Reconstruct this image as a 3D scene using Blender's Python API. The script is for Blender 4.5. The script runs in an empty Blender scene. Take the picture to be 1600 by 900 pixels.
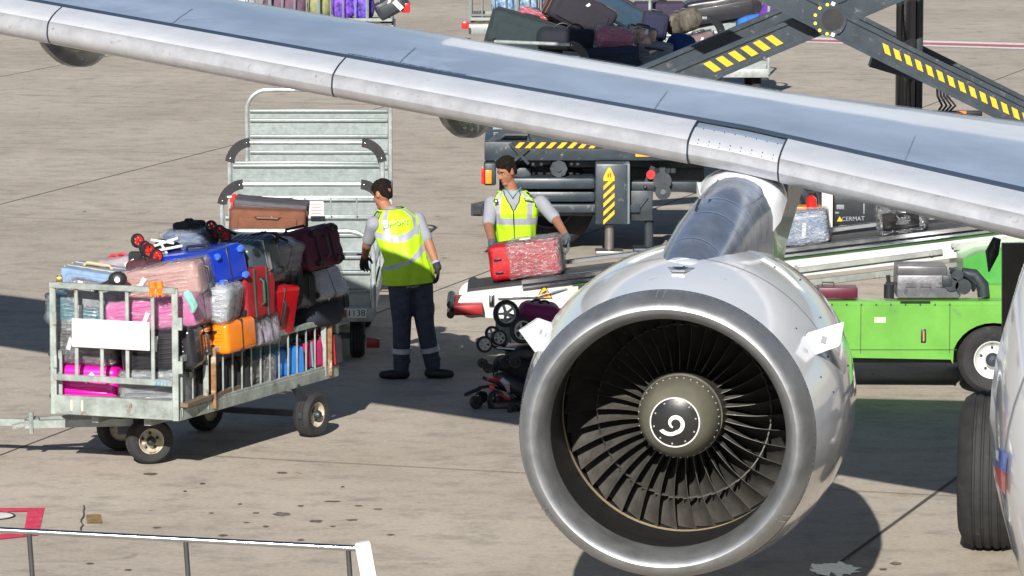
import bpy, bmesh, math, random
from mathutils import Vector, Matrix, Euler, noise
random.seed(7)
SC = bpy.context.scene
COL = SC.collection
R = math.radians
PI = math.pi

# ------------------------------------------------------------------ camera, light
CAM_H, FPX, PITCH = 6.1, 7300.0, R(7.35)
cam = bpy.data.cameras.new('camera'); camo = bpy.data.objects.new('camera', cam); COL.objects.link(camo)
camo.location = (0, 0, CAM_H); camo.rotation_euler = (PI/2 - PITCH, 0, 0)
cam.sensor_width = 36.0; cam.lens = 36.0*FPX/1600.0; cam.clip_end = 3000; cam.clip_start = 0.5
SC.camera = camo
SUN = Vector((0.26, 1.82, -1.0)).normalized()          # direction the light travels
wd = bpy.data.worlds.new('World'); SC.world = wd; wd.use_nodes = True
nt = wd.node_tree; nt.nodes.clear()
sk = nt.nodes.new('ShaderNodeTexSky'); sk.sky_type = 'NISHITA'; sk.sun_disc = False
sk.sun_elevation = math.asin(-SUN.z); sk.sun_rotation = math.atan2(-SUN.x, -SUN.y) % (2*PI)
sk.air_density = 0.85; sk.dust_density = 0.3; sk.ozone_density = 1.5
bgn = nt.nodes.new('ShaderNodeBackground'); bgn.inputs[1].default_value = 0.05
wo = nt.nodes.new('ShaderNodeOutputWorld')
nt.links.new(sk.outputs[0], bgn.inputs[0]); nt.links.new(bgn.outputs[0], wo.inputs[0])
sl = bpy.data.lights.new('sun', 'SUN'); sl.energy = 5.0; sl.angle = R(0.53); sl.color = (1.0, 0.95, 0.87)
so = bpy.data.objects.new('sun', sl); COL.objects.link(so); so.location = (0, -10, 30)
so.rotation_euler = SUN.to_track_quat('-Z', 'Y').to_euler()
SC.view_settings.view_transform = 'Standard'; SC.view_settings.look = 'None'
SC.view_settings.exposure = 0.55; SC.view_settings.gamma = 1.0
SC.cycles.max_bounces = 6; SC.cycles.transparent_max_bounces = 12
SC.cycles.use_denoising = True

# survey helpers: a sight line of the photograph cut at a known distance gives a point of the place
_c, _s = math.cos(PITCH), math.sin(PITCH)
def ray(px, py):
    x = (px-800)/FPX; y = -(py-450)/FPX
    return Vector((x, _c+y*_s, -_s+y*_c))
def gp(px, py, Z=0.0):
    d = ray(px, py); return Vector((0, 0, CAM_H)) + d*((Z-CAM_H)/d.z)
def at(px, py, Y):
    d = ray(px, py); return Vector((0, 0, CAM_H)) + d*(Y/d.y)
def scl(Y, Z=0.5):
    return FPX/(Y*_c-(Z-CAM_H)*_s)

# ------------------------------------------------------------------ materials
MATS = {}
def M(name, col=(.5,.5,.5), rough=.5, metal=0., var=.08, vs=6., bump=0., bs=60., coat=0., spots=0., spcol=(.15,.1,.06), sps=9., spec=.5, stretch=(1,1,1)):
    if name in MATS: return MATS[name]
    m = bpy.data.materials.new(name); m.use_nodes = True; n = m.node_tree.nodes; l = m.node_tree.links
    p = n['Principled BSDF']
    p.inputs['Roughness'].default_value = rough; p.inputs['Metallic'].default_value = metal
    p.inputs['Coat Weight'].default_value = coat; p.inputs['Coat Roughness'].default_value = .05
    p.inputs['Specular IOR Level'].default_value = spec
    tc = n.new('ShaderNodeTexCoord'); mp = n.new('ShaderNodeMapping'); mp.inputs['Scale'].default_value = stretch
    l.new(tc.outputs['Object'], mp.inputs['Vector'])
    no = n.new('ShaderNodeTexNoise'); no.inputs['Scale'].default_value = vs; no.inputs['Detail'].default_value = 6; no.inputs['Roughness'].default_value = .65
    l.new(mp.outputs[0], no.inputs['Vector'])
    cr = n.new('ShaderNodeValToRGB'); cr.color_ramp.elements[0].position = .3; cr.color_ramp.elements[1].position = .7
    a = [max(0, c*(1-var*1.6)) for c in col]; b = [min(1, c*(1+var)) for c in col]
    cr.color_ramp.elements[0].color = (*a, 1); cr.color_ramp.elements[1].color = (*b, 1)
    l.new(no.outputs[0], cr.inputs[0]); out = cr.outputs[0]
    if spots > 0:
        n2 = n.new('ShaderNodeTexNoise'); n2.inputs['Scale'].default_value = sps; n2.inputs['Detail'].default_value = 8; n2.inputs['Roughness'].default_value = .7
        l.new(mp.outputs[0], n2.inputs['Vector'])
        r2 = n.new('ShaderNodeValToRGB'); r2.color_ramp.elements[0].position = .66-spots*.22; r2.color_ramp.elements[1].position = .74-spots*.18
        r2.color_ramp.elements[0].color = (0,0,0,1); r2.color_ramp.elements[1].color = (1,1,1,1)
        l.new(n2.outputs[0], r2.inputs[0])
        mx = n.new('ShaderNodeMixRGB'); mx.inputs[2].default_value = (*spcol, 1)
        l.new(r2.outputs[0], mx.inputs[0]); l.new(out, mx.inputs[1]); out = mx.outputs[0]
    l.new(out, p.inputs['Base Color'])
    rr = n.new('ShaderNodeMapRange'); rr.inputs[3].default_value = max(0, rough-.08); rr.inputs[4].default_value = min(1, rough+.1)
    l.new(no.outputs[0], rr.inputs[0]); l.new(rr.outputs[0], p.inputs['Roughness'])
    if bump > 0:
        nb = n.new('ShaderNodeTexNoise'); nb.inputs['Scale'].default_value = bs; nb.inputs['Detail'].default_value = 3
        l.new(mp.outputs[0], nb.inputs['Vector'])
        bp = n.new('ShaderNodeBump'); bp.inputs['Strength'].default_value = bump; bp.inputs['Distance'].default_value = .01
        l.new(nb.outputs[0], bp.inputs['Height']); l.new(bp.outputs[0], p.inputs['Normal'])
    MATS[name] = m
    return m

def fabric(name, col, rough=.85): return M('fabric_'+name, col, rough, var=.16, vs=14, bump=.5, bs=180)
def plastic(name, col, rough=.32): return M('plastic_'+name, col, rough, var=.06, vs=5, bump=.06, bs=30, coat=.3)

def film_mat(nm='film', e0=.49, e1=.70):
    if nm in MATS: return MATS[nm]
    m = bpy.data.materials.new('cling_film'); m.use_nodes = True; n = m.node_tree.nodes; l = m.node_tree.links
    n.clear(); out = n.new('ShaderNodeOutputMaterial')
    tc = n.new('ShaderNodeTexCoord'); mp = n.new('ShaderNodeMapping'); mp.inputs['Scale'].default_value = (1.3, 1, 3.2); mp.inputs['Rotation'].default_value = (.3,.5,.2)
    l.new(tc.outputs['Object'], mp.inputs[0])
    no = n.new('ShaderNodeTexNoise'); no.inputs['Scale'].default_value = 7; no.inputs['Detail'].default_value = 7; no.inputs['Roughness'].default_value = .6; no.inputs['Distortion'].default_value = 1.2
    l.new(mp.outputs[0], no.inputs['Vector'])
    bp = n.new('ShaderNodeBump'); bp.inputs['Strength'].default_value = 1.0; bp.inputs['Distance'].default_value = .05
    l.new(no.outputs[0], bp.inputs['Height'])
    tr = n.new('ShaderNodeBsdfTransparent'); tr.inputs[0].default_value = (.97,.97,.98,1)
    gl = n.new('ShaderNodeBsdfGlossy'); gl.inputs['Roughness'].default_value = .16; l.new(bp.outputs[0], gl.inputs['Normal'])
    df = n.new('ShaderNodeBsdfDiffuse'); df.inputs[0].default_value = (.62,.64,.68,1); l.new(bp.outputs[0], df.inputs['Normal'])
    wv = n.new('ShaderNodeTexNoise'); wv.inputs['Scale'].default_value = 12; wv.inputs['Detail'].default_value = 9; wv.inputs['Distortion'].default_value = 2.5; wv.inputs['Roughness'].default_value = .7
    l.new(mp.outputs[0], wv.inputs['Vector'])
    cr = n.new('ShaderNodeValToRGB'); cr.color_ramp.elements[0].position = e0; cr.color_ramp.elements[1].position = e1
    cr.color_ramp.elements[0].color = (.03,.03,.03,1); cr.color_ramp.elements[1].color = (.7,.7,.7,1)
    l.new(wv.outputs[0], cr.inputs[0])
    m1 = n.new('ShaderNodeMixShader'); l.new(cr.outputs[0], m1.inputs[0]); l.new(tr.outputs[0], m1.inputs[1]); l.new(df.outputs[0], m1.inputs[2])
    m2 = n.new('ShaderNodeMixShader'); m2.inputs[0].default_value = .17; l.new(m1.outputs[0], m2.inputs[1]); l.new(gl.outputs[0], m2.inputs[2])
    l.new(m2.outputs[0], out.inputs[0]); MATS[nm] = m
    return m

GALV = M('galvanised_steel', (.42,.46,.46), .42, .45, var=.22, vs=9, bump=.12, bs=40, spots=.25, spcol=(.2,.16,.12), sps=14)
GALVL = M('galvanised_sheet', (.29,.33,.33), .4, .4, var=.11, vs=22, bump=.1, bs=30)
GALVW = M('weathered_galvanised', (.31,.35,.33), .5, .25, var=.25, vs=8, bump=.15, bs=50, spots=.33, spcol=(.17,.09,.045), sps=9)
RUBBER = M('tyre_rubber', (.022,.022,.024), .78, var=.25, vs=10, bump=.2, bs=80, spots=.2, spcol=(.06,.055,.05))
BLACKP = M('black_plastic', (.02,.02,.023), .4, var=.15, vs=12)
DARKST = M('dark_machine_steel', (.035,.045,.055), .45, .2, var=.3, vs=6, bump=.1, bs=30, spots=.3, spcol=(.1,.085,.07))
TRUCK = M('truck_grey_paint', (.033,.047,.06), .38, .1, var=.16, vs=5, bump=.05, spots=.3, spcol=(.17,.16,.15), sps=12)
YEL = M('hazard_yellow', (.80,.42,.01), .45, var=.1, vs=20)
RED = M('red_lens', (.55,.02,.02), .25, var=.06)
ORA = M('orange_lens', (.9,.25,.02), .3, var=.06)
CREAMRIM = M('cream_wheel_rim', (.5,.46,.36), .5, .2, var=.2, vs=18, spots=.5, spcol=(.16,.07,.03), sps=16)
WHITEP = M('white_paint', (.78,.79,.78), .4, var=.05, vs=7, spots=.12, spcol=(.45,.42,.38))
CHROME = M('polished_steel', (.62,.64,.66), .16, 1., var=.06, vs=12)
WOOD = M('deck_plywood', (.16,.12,.085), .8, var=.35, vs=10, stretch=(1,8,1))

# ------------------------------------------------------------------ scene graph
WM = {}
def thing(name, label, cat, loc=(0,0,0), rz=0., group=None):
    o = bpy.data.objects.new(name, None); COL.objects.link(o); o.empty_display_size = .2
    o.location = loc; o.rotation_euler = (0, 0, rz)
    o['label'] = label; o['category'] = cat
    if group: o['group'] = group
    WM[o.name] = Matrix.Translation(Vector(loc)) @ Matrix.Rotation(rz, 4, 'Z')
    return o
def tag(o, label, cat, group=None):
    o['label'] = label; o['category'] = cat
    if group: o['group'] = group
    return o
def link(name, me, mat, parent=None, smooth=35):
    o = bpy.data.objects.new(name, me); COL.objects.link(o)
    if isinstance(mat, (list, tuple)):
        for x in mat: me.materials.append(x)
    elif mat: me.materials.append(mat)
    if parent is not None:
        o.parent = parent; WM[o.name] = WM[parent.name]
    else: WM[o.name] = Matrix.Identity(4)
    if smooth:
        me.shade_smooth()
        try: me.set_sharp_from_angle(angle=R(smooth))
        except Exception: pass
    return o
def obj(name, bm, mat, parent=None, world=True, smooth=35):
    """world=True: the shape is in world metres and is moved into its parent's frame"""
    if parent is not None and world: bm.transform(WM[parent.name].inverted())
    bmesh.ops.recalc_face_normals(bm, faces=bm.faces)
    me = bpy.data.meshes.new(name); bm.to_mesh(me); bm.free()
    return link(name, me, mat, parent, smooth)
def struct(name, bm, mat, smooth=35):
    o = obj(name, bm, mat, None, True, smooth); o['kind'] = 'structure'; return o
def dup(root, loc=None, rz=None, label=None):
    r = root.copy(); COL.objects.link(r)
    if loc is not None: r.location = loc
    if rz is not None: r.rotation_euler = (0, 0, rz)
    if label: r['label'] = label
    def rec(a, b):
        for ch in list(a.children):
            c = ch.copy(); COL.objects.link(c); c.parent = b; rec(ch, c)
    rec(root, r); return r

# ------------------------------------------------------------------ shapes
def B(): return bmesh.new()
def T(loc=(0,0,0), rot=(0,0,0), sc=(1,1,1)):
    return Matrix.Translation(Vector(loc)) @ Euler(rot).to_matrix().to_4x4() @ Matrix.Diagonal((*sc, 1))
def box(bm, c, size, rot=(0,0,0), bev=0., seg=2, mi=0, mat=None):
    r = bmesh.ops.create_cube(bm, size=1.0); vs = r['verts']
    bmesh.ops.scale(bm, vec=size, verts=vs)
    if bev > 0:
        bev = min(bev, min(size)*.49)
        es = list({e for v in vs for e in v.link_edges})
        rr = bmesh.ops.bevel(bm, geom=es, offset=bev, segments=seg, affect='EDGES', profile=.5)
        vs = list({v for f in rr['faces'] for v in f.verts} | {v for v in vs if v.is_valid})
    m = mat if mat is not None else T(c, rot)
    bmesh.ops.transform(bm, matrix=m, verts=vs)
    if mi:
        for f in {f for v in vs for f in v.link_faces}: f.material_index = mi
    return vs
def bar(bm, a, b, w, h=None, up=(0,0,1), bev=0.):
    a, b = Vector(a), Vector(b); d = b-a; L = d.length; h = h or w
    y = d.normalized(); u = Vector(up); x = y.cross(u)
    if x.length < 1e-4: x = y.cross(Vector((1,0,0)))
    x.normalize(); z = x.cross(y)
    m = Matrix((x, y, z)).transposed().to_4x4(); m.translation = (a+b)/2
    return box(bm, None, (w, L, h), bev=bev, seg=1, mat=m)
def frames(pts):
    out = []; n = len(pts); prev = None
    for i in range(n):
        d = (pts[min(i+1, n-1)] - pts[max(i-1, 0)])
        d = d.normalized() if d.length > 1e-9 else Vector((0,0,1))
        if prev is None:
            u = Vector((0,0,1)) if abs(d.z) < .9 else Vector((1,0,0))
            x = d.cross(u).normalized()
        else:
            x = (prev - d*prev.dot(d))
            x = x.normalized() if x.length > 1e-6 else d.cross(Vector((0,0,1))).normalized()
        prev = x; out.append((x, d.cross(x).normalized()))
    return out
def tube(bm, pts, r, seg=10, cap=True, mi=0):
    pts = [Vector(p) for p in pts]; rs = r if isinstance(r, (list, tuple)) else [r]*len(pts)
    fr = frames(pts); rings = []
    for p, rr, (x, y) in zip(pts, rs, fr):
        rings.append([bm.verts.new(p + x*math.cos(2*PI*k/seg)*rr + y*math.sin(2*PI*k/seg)*rr) for k in range(seg)])
    fs = []
    for a, b in zip(rings, rings[1:]):
        for k in range(seg): fs.append(bm.faces.new((a[k], a[(k+1)%seg], b[(k+1)%seg], b[k])))
    if cap: fs.append(bm.faces.new(rings[0][::-1])); fs.append(bm.faces.new(rings[-1]))
    if mi:
        for f in fs: f.material_index = mi
def arc(c, x, y, r, a0, a1, n=8):
    c, x, y = Vector(c), Vector(x), Vector(y)
    return [c + x*math.cos(a0+(a1-a0)*i/n)*r + y*math.sin(a0+(a1-a0)*i/n)*r for i in range(n+1)]
def loft(bm, rings, closed=True, cap=True, mi=0):
    R_ = [[bm.verts.new(Vector(p)) for p in r] for r in rings]; fs = []
    for a, b in zip(R_, R_[1:]):
        n = len(a)
        for k in range(n if closed else n-1): fs.append(bm.faces.new((a[k], a[(k+1)%n], b[(k+1)%n], b[k])))
    if cap and closed: fs.append(bm.faces.new(R_[0][::-1])); fs.append(bm.faces.new(R_[-1]))
    if mi:
        for f in fs: f.material_index = mi
    return fs
def lathe(bm, prof, m=None, seg=48, closed=False, mi=0):
    """prof: (axial, radius) about the Y axis"""
    m = m or Matrix.Identity(4); rings = []
    for (a, r) in prof:
        rings.append([bm.verts.new(m @ Vector((r*math.cos(2*PI*k/seg), a, r*math.sin(2*PI*k/seg)))) for k in range(seg)])
    if closed: rings.append(rings[0])
    for a, b in zip(rings, rings[1:]):
        for k in range(seg):
            f = bm.faces.new((a[k], a[(k+1)%seg], b[(k+1)%seg], b[k])); f.material_index = mi
    return rings
def poly(bm, pts, thick=None, mi=0):
    """flat polygon, given thickness along a vector"""
    a = [bm.verts.new(Vector(p)) for p in pts]; fs = [bm.faces.new(a)]
    if thick is not None:
        t = Vector(thick); b = [bm.verts.new(Vector(p)+t) for p in pts]; fs.append(bm.faces.new(b[::-1]))
        for k in range(len(a)): fs.append(bm.faces.new((a[k], a[(k+1)%len(a)], b[(k+1)%len(a)], b[k])))
    for f in fs: f.material_index = mi
def ball(bm, c, r, seg=10, mat=None, mi=0):
    rr = r if isinstance(r, (tuple, list)) else (r, r, r)
    m = mat if mat is not None else Matrix.Translation(Vector(c))
    q = bmesh.ops.create_uvsphere(bm, u_segments=seg, v_segments=max(6, seg*2//3), radius=1.0, matrix=m @ Matrix.Diagonal((*rr, 1)))
    for f in {f for v in q['verts'] for f in v.link_faces}: f.material_index = mi
FONT = None
def lettering(text, size, m, mat, parent, name='lettering', extrude=.0015, align='CENTER'):
    cu = bpy.data.curves.new(name, 'FONT'); cu.body = text; cu.size = size; cu.extrude = extrude; cu.align_x = align; cu.align_y = 'CENTER'
    to = bpy.data.objects.new('tmp', cu); COL.objects.link(to); bpy.context.view_layer.update()
    me = bpy.data.meshes.new_from_object(to.evaluated_get(bpy.context.evaluated_depsgraph_get()))
    bpy.data.objects.remove(to); me.name = name
    me.transform(m)
    if parent is not None: me.transform(WM[parent.name].inverted())
    return link(name, me, mat, parent, smooth=0)
def facing(loc, x=(1,0,0), y=(0,0,1)):
    x = Vector(x).normalized(); y = Vector(y); y = (y-x*y.dot(x)).normalized(); z = x.cross(y)
    m = Matrix((x, y, z)).transposed().to_4x4(); m.translation = Vector(loc); return m

# ================================================================== GROUND
def ground_material():
    m = bpy.data.materials.new('apron_concrete'); m.use_nodes = True; n = m.node_tree.nodes; l = m.node_tree.links
    p = n['Principled BSDF']; p.inputs['Roughness'].default_value = .85
    tc = n.new('ShaderNodeTexCoord')
    def nz(scale, sx=1, sy=1, det=8, rough=.6, dist=0.):
        mp = n.new('ShaderNodeMapping'); mp.inputs['Scale'].default_value = (sx, sy, 1); mp.inputs['Rotation'].default_value = (0,0,R(3))
        l.new(tc.outputs['Object'], mp.inputs[0]); q = n.new('ShaderNodeTexNoise'); q.inputs['Scale'].default_value = scale
        q.inputs['Detail'].default_value = det; q.inputs['Roughness'].default_value = rough; q.inputs['Distortion'].default_value = dist
        l.new(mp.outputs[0], q.inputs['Vector']); return q.outputs[0]
    def ramp(src, stops):
        r = n.new('ShaderNodeValToRGB'); e = r.color_ramp.elements
        e[0].position, e[0].color = stops[0][0], (*stops[0][1], 1); e[1].position, e[1].color = stops[-1][0], (*stops[-1][1], 1)
        for s in stops[1:-1]: q = e.new(s[0]); q.color = (*s[1], 1)
        l.new(src, r.inputs[0]); return r.outputs[0]
    def mix(f, a, b, mode='MIX'):
        x = n.new('ShaderNodeMixRGB'); x.blend_type = mode
        if isinstance(f, float): x.inputs[0].default_value = f
        else: l.new(f, x.inputs[0])
        l.new(a, x.inputs[1])
        if isinstance(b, tuple): x.inputs[2].default_value = (*b, 1)
        else: l.new(b, x.inputs[2])
        return x.outputs[0]
    base = ramp(nz(.35, 1, .8), [(.3, (.365,.318,.262)), (.5, (.43,.381,.322)), (.72, (.49,.438,.373))])
    streak = ramp(nz(2.4, .9, 1.15, 10, .8), [(.3, (.52,.51,.5)), (.5, (.97,.97,.97)), (.75, (1.12,1.1,1.08))])
    c = mix(.85, base, streak, 'MULTIPLY')
    grain = ramp(nz(30, .8, 1.2, 8, .85), [(.34, (.6,.59,.58)), (.6, (1.14,1.13,1.12))])
    c = mix(.7, c, grain, 'MULTIPLY')
    blot = ramp(nz(2.6, .8, .9, 6, .6), [(.56, (0,0,0)), (.70, (.75,.75,.75))])
    c = mix(blot, c, (.25,.225,.195))
    rust = ramp(nz(1.7, 1, 1.1, 5, .55), [(.66, (0,0,0)), (.76, (.42,.42,.42))])
    c = mix(rust, c, (.30,.18,.09))
    oil = ramp(nz(4.6, .8, .55, 5, .5, .4), [(.685, (0,0,0)), (.725, (.8,.8,.8))])
    mask = ramp(nz(.42, 1, .9, 3), [(.5, (0,0,0)), (.6, (1,1,1))])
    c = mix(mix(1.0, oil, mask, 'MULTIPLY'), c, (.055,.048,.042))
    l.new(c, p.inputs['Base Color'])
    bp = n.new('ShaderNodeBump'); bp.inputs['Strength'].default_value = .25; bp.inputs['Distance'].default_value = .01
    l.new(nz(60, 1, 1, 4), bp.inputs['Height']); l.new(bp.outputs[0], p.inputs['Normal'])
    return m
bm = B(); poly(bm, [(-700,-300,0),(700,-300,0),(700,1400,0),(-700,1400,0)])
struct('apron_ground', bm, ground_material(), 0)

JOINT = M('joint_sealant', (.07,.062,.055), .9, var=.3, vs=3)
bm = B()
jd = Vector((math.sin(R(18)), math.cos(R(18)), 0)); jn = Vector((jd.y, -jd.x, 0)); j0 = gp(1497, 745)
for k in range(-6, 5):
    a = j0 + jn*7.5*k; w = .016 if k == 0 else .008
    poly(bm, [a-jd*30-jn*w+Vector((0,0,.004)), a-jd*30+jn*w+Vector((0,0,.004)), a+jd*110+jn*w+Vector((0,0,.004)), a+jd*110-jn*w+Vector((0,0,.004))])
for k in range(-2, 14):
    a = j0 - jd*.9 + jd*7.5*k; w = .006
    poly(bm, [a-jn*60-jd*w+Vector((0,0,.008)), a+jn*60-jd*w+Vector((0,0,.008)), a+jn*60+jd*w+Vector((0,0,.008)), a-jn*60+jd*w+Vector((0,0,.008))])
struct('slab_joints', bm, JOINT, 0)

# painted markings
REDM = M('worn_red_paint', (.62,.035,.09), .7, var=.2, vs=8, spots=.35, spcol=(.35,.25,.22), sps=10)
WHM = M('worn_white_paint', (.7,.69,.67), .7, var=.15, vs=8, spots=.25, spcol=(.4,.36,.33))
def quadpx(bm, pts, z):
    poly(bm, [gp(x, y, z) for x, y in pts])
bm = B()
quadpx(bm, [(-260,796),(70,793),(68,799),(-260,802)], .006)
quadpx(bm, [(43,799),(68,799),(60,836),(36,836)], .006)
quadpx(bm, [(-260,870),(-260,862),(36,831),(60,836)], .006)
struct('red_stand_marking', bm, REDM, 0)
bm = B(); cc = gp(-12, 806, .006)
for (r0, r1) in ((.17, .155),):
    pts = [(math.cos(2*PI*k/40), math.sin(2*PI*k/40)) for k in range(40)]
    a = [bm.verts.new(cc+Vector((x*r0, y*r0, .004))) for x, y in pts]; b = [bm.verts.new(cc+Vector((x*r1, y*r1, .004))) for x, y in pts]
    for k in range(40): bm.faces.new((a[k], a[(k+1)%40], b[(k+1)%40], b[k]))
struct('round_stand_marking_rim', bm, M('dark_marking', (.05,.06,.08), .7), 0)
bm = B(); poly(bm, [cc+Vector((x*.155, y*.155, 0)) for x, y in pts]); struct('round_stand_marking', bm, WHM, 0)
bm = B()
quadpx(bm, [(1180,56),(1700,70),(1700,80),(1180,64)], .006)
struct('white_lane_line', bm, WHM, 0)
bm = B(); quadpx(bm, [(1180,59),(1700,73),(1700,76.5),(1180,61.5)], .012)
struct('red_lane_line', bm, M('pale_red_paint', (.5,.13,.15), .75, var=.2, vs=4), 0)
bm = B()
quadpx(bm, [(134,804),(157,803),(160,817),(136,817)], .006)
struct('repair_patch', bm, M('repair_fill', (.24,.16,.06), .85, var=.25, vs=20), 0)
bm = B()
random.seed(3)
def crack(x0, y0, x1, y1, w, n=9):
    pts = [(x0+(x1-x0)*i/n+random.uniform(-2.5,2.5), y0+(y1-y0)*i/n) for i in range(n+1)]
    for a, b in zip(pts, pts[1:]):
        quadpx(bm, [(a[0]-w,a[1]),(a[0]+w,a[1]),(b[0]+w,b[1]),(b[0]-w,b[1])], .010)
crack(132, 789, 127, 828, 1.0)
struct('ground_crack', bm, JOINT, 0)
# oil drips on the concrete, each its own irregular flake of one stain sheet
bm = B()
def drip(px, py, w, h, z):
    c = gp(px, py, z); s = scl(c.y, 0); n = 14
    poly(bm, [c+Vector((math.cos(2*PI*k/n)*w*.62/s*(1+.3*math.sin(3*k+px)), math.sin(2*PI*k/n)*h*.7/s/.17*(1+.25*math.sin(2*k+py)), 0)) for k in range(n)])
for i, (x, y, w, h) in enumerate([(440,803,20,4),(494,814,17,2.5),(470,790,8,1.6),(400,801,9,1.5),(375,787,6,1.3),(415,822,7,1.5),(348,836,12,1.8),(316,755,7,1.5),(289,767,5,1),
      (385,816,8,1),(550,812,15,1.6),(520,783,22,1.3),(245,824,11,1.3),(235,740,17,2.5),(140,880,10,1.5),(330,801,6,1),(535,760,5,1),(440,738,13,1.6),(560,790,9,1.2),(520,822,8,1.2),(590,795,12,1),
      (1325,873,6,1.5),(1400,880,14,3),(1380,889,10,2),(200,890,9,1.4),(610,835,10,1.2),(470,843,9,1.4)]):
    drip(x, y, w, h, .004+.0004*(i % 9))
o = struct('oil_drips', bm, M('oil_stain', (.15,.13,.105), .6, var=.4, vs=12), 0)
bm = B()
def puddle(px, py, w, h):
    c = gp(px, py, .005); s = scl(c.y, 0); n = 40
    poly(bm, [c+Vector((math.cos(2*PI*k/n)*w/s*(1+.13*noise.noise(Vector((k*.5,1,0)))*3), math.sin(2*PI*k/n)*h/s/.19*(1+.3*noise.noise(Vector((k*.6,5,0)))*3), 0)) for k in range(n)])
puddle(1303, 889, 38, 10)
struct('dried_puddle', bm, M('chalky_residue', (.55,.55,.56), .35, var=.3, vs=20), 0)

# ================================================================== AIRLINER
PSI = R(9.0)
INL = at(1036, 686, 28.4)
AFT = Vector((math.sin(PSI), math.cos(PSI), 0)); LAT = Vector((math.cos(PSI), -math.sin(PSI), 0)); UP = Vector((0,0,1))
plane = thing('airliner', 'white airliner with a swept wing crossing above the luggage carts and a big round engine', 'airplane', (INL.x, INL.y, 0), -PSI)
WPAINT = M('aircraft_white_paint', (.70,.725,.77), .12, 0, var=.035, vs=2.5, coat=.8, spots=.1, spcol=(.55,.54,.54), sps=5)
WGREY = M('wing_grey_paint', (.33,.405,.53), .4, .1, var=.16, vs=1.1, coat=.35, spots=.5, spcol=(.27,.33,.44), sps=1.3)
SLATM = M('slat_paint', (.72,.74,.78), .28, .2, var=.05, vs=4, coat=.3, spots=.12, spcol=(.5,.48,.45), sps=12)
LIPM = M('brushed_aluminium', (.34,.35,.365), .47, .8, var=.16, vs=5, bump=.04, bs=90, spots=.15, spcol=(.35,.34,.33), sps=9)
NOSEM = M('bare_leading_edge', (.52,.53,.56), .38, .45, var=.1, vs=7, bump=.03, spots=.25, spcol=(.3,.29,.27), sps=16)
PYLM = M('pylon_metal', (.46,.52,.62), .2, .8, var=.22, vs=4, coat=.2)
SEAM = M('panel_gap', (.02,.03,.05), .7, var=.1)
GAPB = M('slat_gap_seal', (.035,.06,.10), .5, var=.15)

# --- wing (image-left = starboard)
WA = R(36)
LE0 = Vector(((1150-800)/FPX*31.3, 30.9, 0))
SPAN = Vector((-math.cos(WA), math.sin(WA), 0))
def z0(t): return 2.90 + (.098*t if t > 0 else .135*t)
def chord(t): return 3.45 - .08*t if t > 0 else 3.45 - .65*t
AF_UP = [(0,.05),(.010,.082),(.034,.110),(.07,.126),(.2,.156),(.35,.180),(.6,.207),(.68,.212),(1.2,.25),(1.9,.287),(2.6,.315),(3.3,.312),(3.8,.292),(4.3,.225),(4.7,.16)]
AF_LO = [(4.7,.11),(3.8,.07),(2.6,-.03),(1.2,-.07),(.5,-.055),(.2,-.035),(.08,-.01),(.02,.025)]
def wpt(t, s, z, off=0.):
    c = chord(t)
    f = 1-.045*max(0, t)                 # the slat narrows outboard
    k = s*f if s <= .68 else .68*f + (s-.68)*(c-.68*f)/(4.7-.68)
    if t < 0 and s > .7: z += .024*(-t)*(s-.7)/2.6
    p = LE0 + SPAN*t + AFT*k; return Vector((p.x, p.y, z0(t)+z))
def prof_off(pts, off):
    out = []
    for i, (s, z) in enumerate(pts):
        a = pts[max(0, i-1)]; b = pts[min(len(pts)-1, i+1)]
        d = Vector((b[0]-a[0], b[1]-a[1])).normalized(); out.append((s - d.y*off, z + d.x*off))
    return out
ts = [-5.2, -4, -3, -2, -1, 0, 1, 2, 3, 4, 5, 6, 7, 8, 9, 10, 11, 12, 13.2]
bm = B(); loft(bm, [[wpt(t, s, z) for s, z in prof_off(AF_UP, -.004)+AF_LO] for t in ts])
wing = obj('wing', bm, WGREY, plane)
bm = B()
up = AF_UP[6:8]
loft(bm, [[wpt(t, s, z+.003) for s, z in [(.598,.215),(.69,.2195),(.79,.2255)]] for t in ts], closed=False)
obj('gap_seal', bm, GAPB, wing, smooth=0)
# slats: tuples (t0, t1)
SLP = [(.30,-.035),(.2,-.028),(.08,-.012),(.02,.02)] + AF_UP[:7]
def slat(t0, t1, off=.012, prof=SLP):
    n = max(2, int((t1-t0)/.5)); rr = []
    outp = prof_off(prof, off)
    for i in range(n+1):
        t = t0+(t1-t0)*i/n
        rr.append([wpt(t, s, z) for s, z in outp] + [wpt(t, s, z) for s, z in reversed(prof_off(prof, -.01))])
    b = B(); fs = loft(b, rr)
    n2 = len(rr[0])
    for f in b.faces:
        if len(f.verts) == 4:
            c = f.calc_center_median(); dd = (c-LE0-SPAN*0); k = (Vector((dd.x, dd.y, 0)) - SPAN*0)
            # distance aft of the leading edge line
            q = (dd.x*SPAN.y-dd.y*SPAN.x)/(AFT.x*SPAN.y-AFT.y*SPAN.x)
            if q < .048: f.material_index = 1
    return b
def tx(px):  # span station whose leading edge stands at that sight line
    k = ray(px, 200); k = k.x/k.y
    return (k*LE0.y-LE0.x)/(SPAN.x-k*SPAN.y)
jts = [tx(1640)-3.0, tx(1216), tx(1074), tx(519), tx(76), tx(76)+3.4, tx(76)+6.8]
for i, (a, b) in enumerate(zip(jts, jts[1:])):
    if i == 1: continue
    obj('slat', slat(a+.008, b-.008), [SLATM, NOSEM], wing)
o = obj('slat_fairing_panel', slat(jts[1]+.008, jts[2]-.008, .006, [(.30,-.035),(.2,-.028),(.08,-.012),(.02,.02)] + AF_UP[:6]+[(.42,.187)]), [SLATM, NOSEM], wing)
bm = B()   # dark end ribs seen in the gaps
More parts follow.
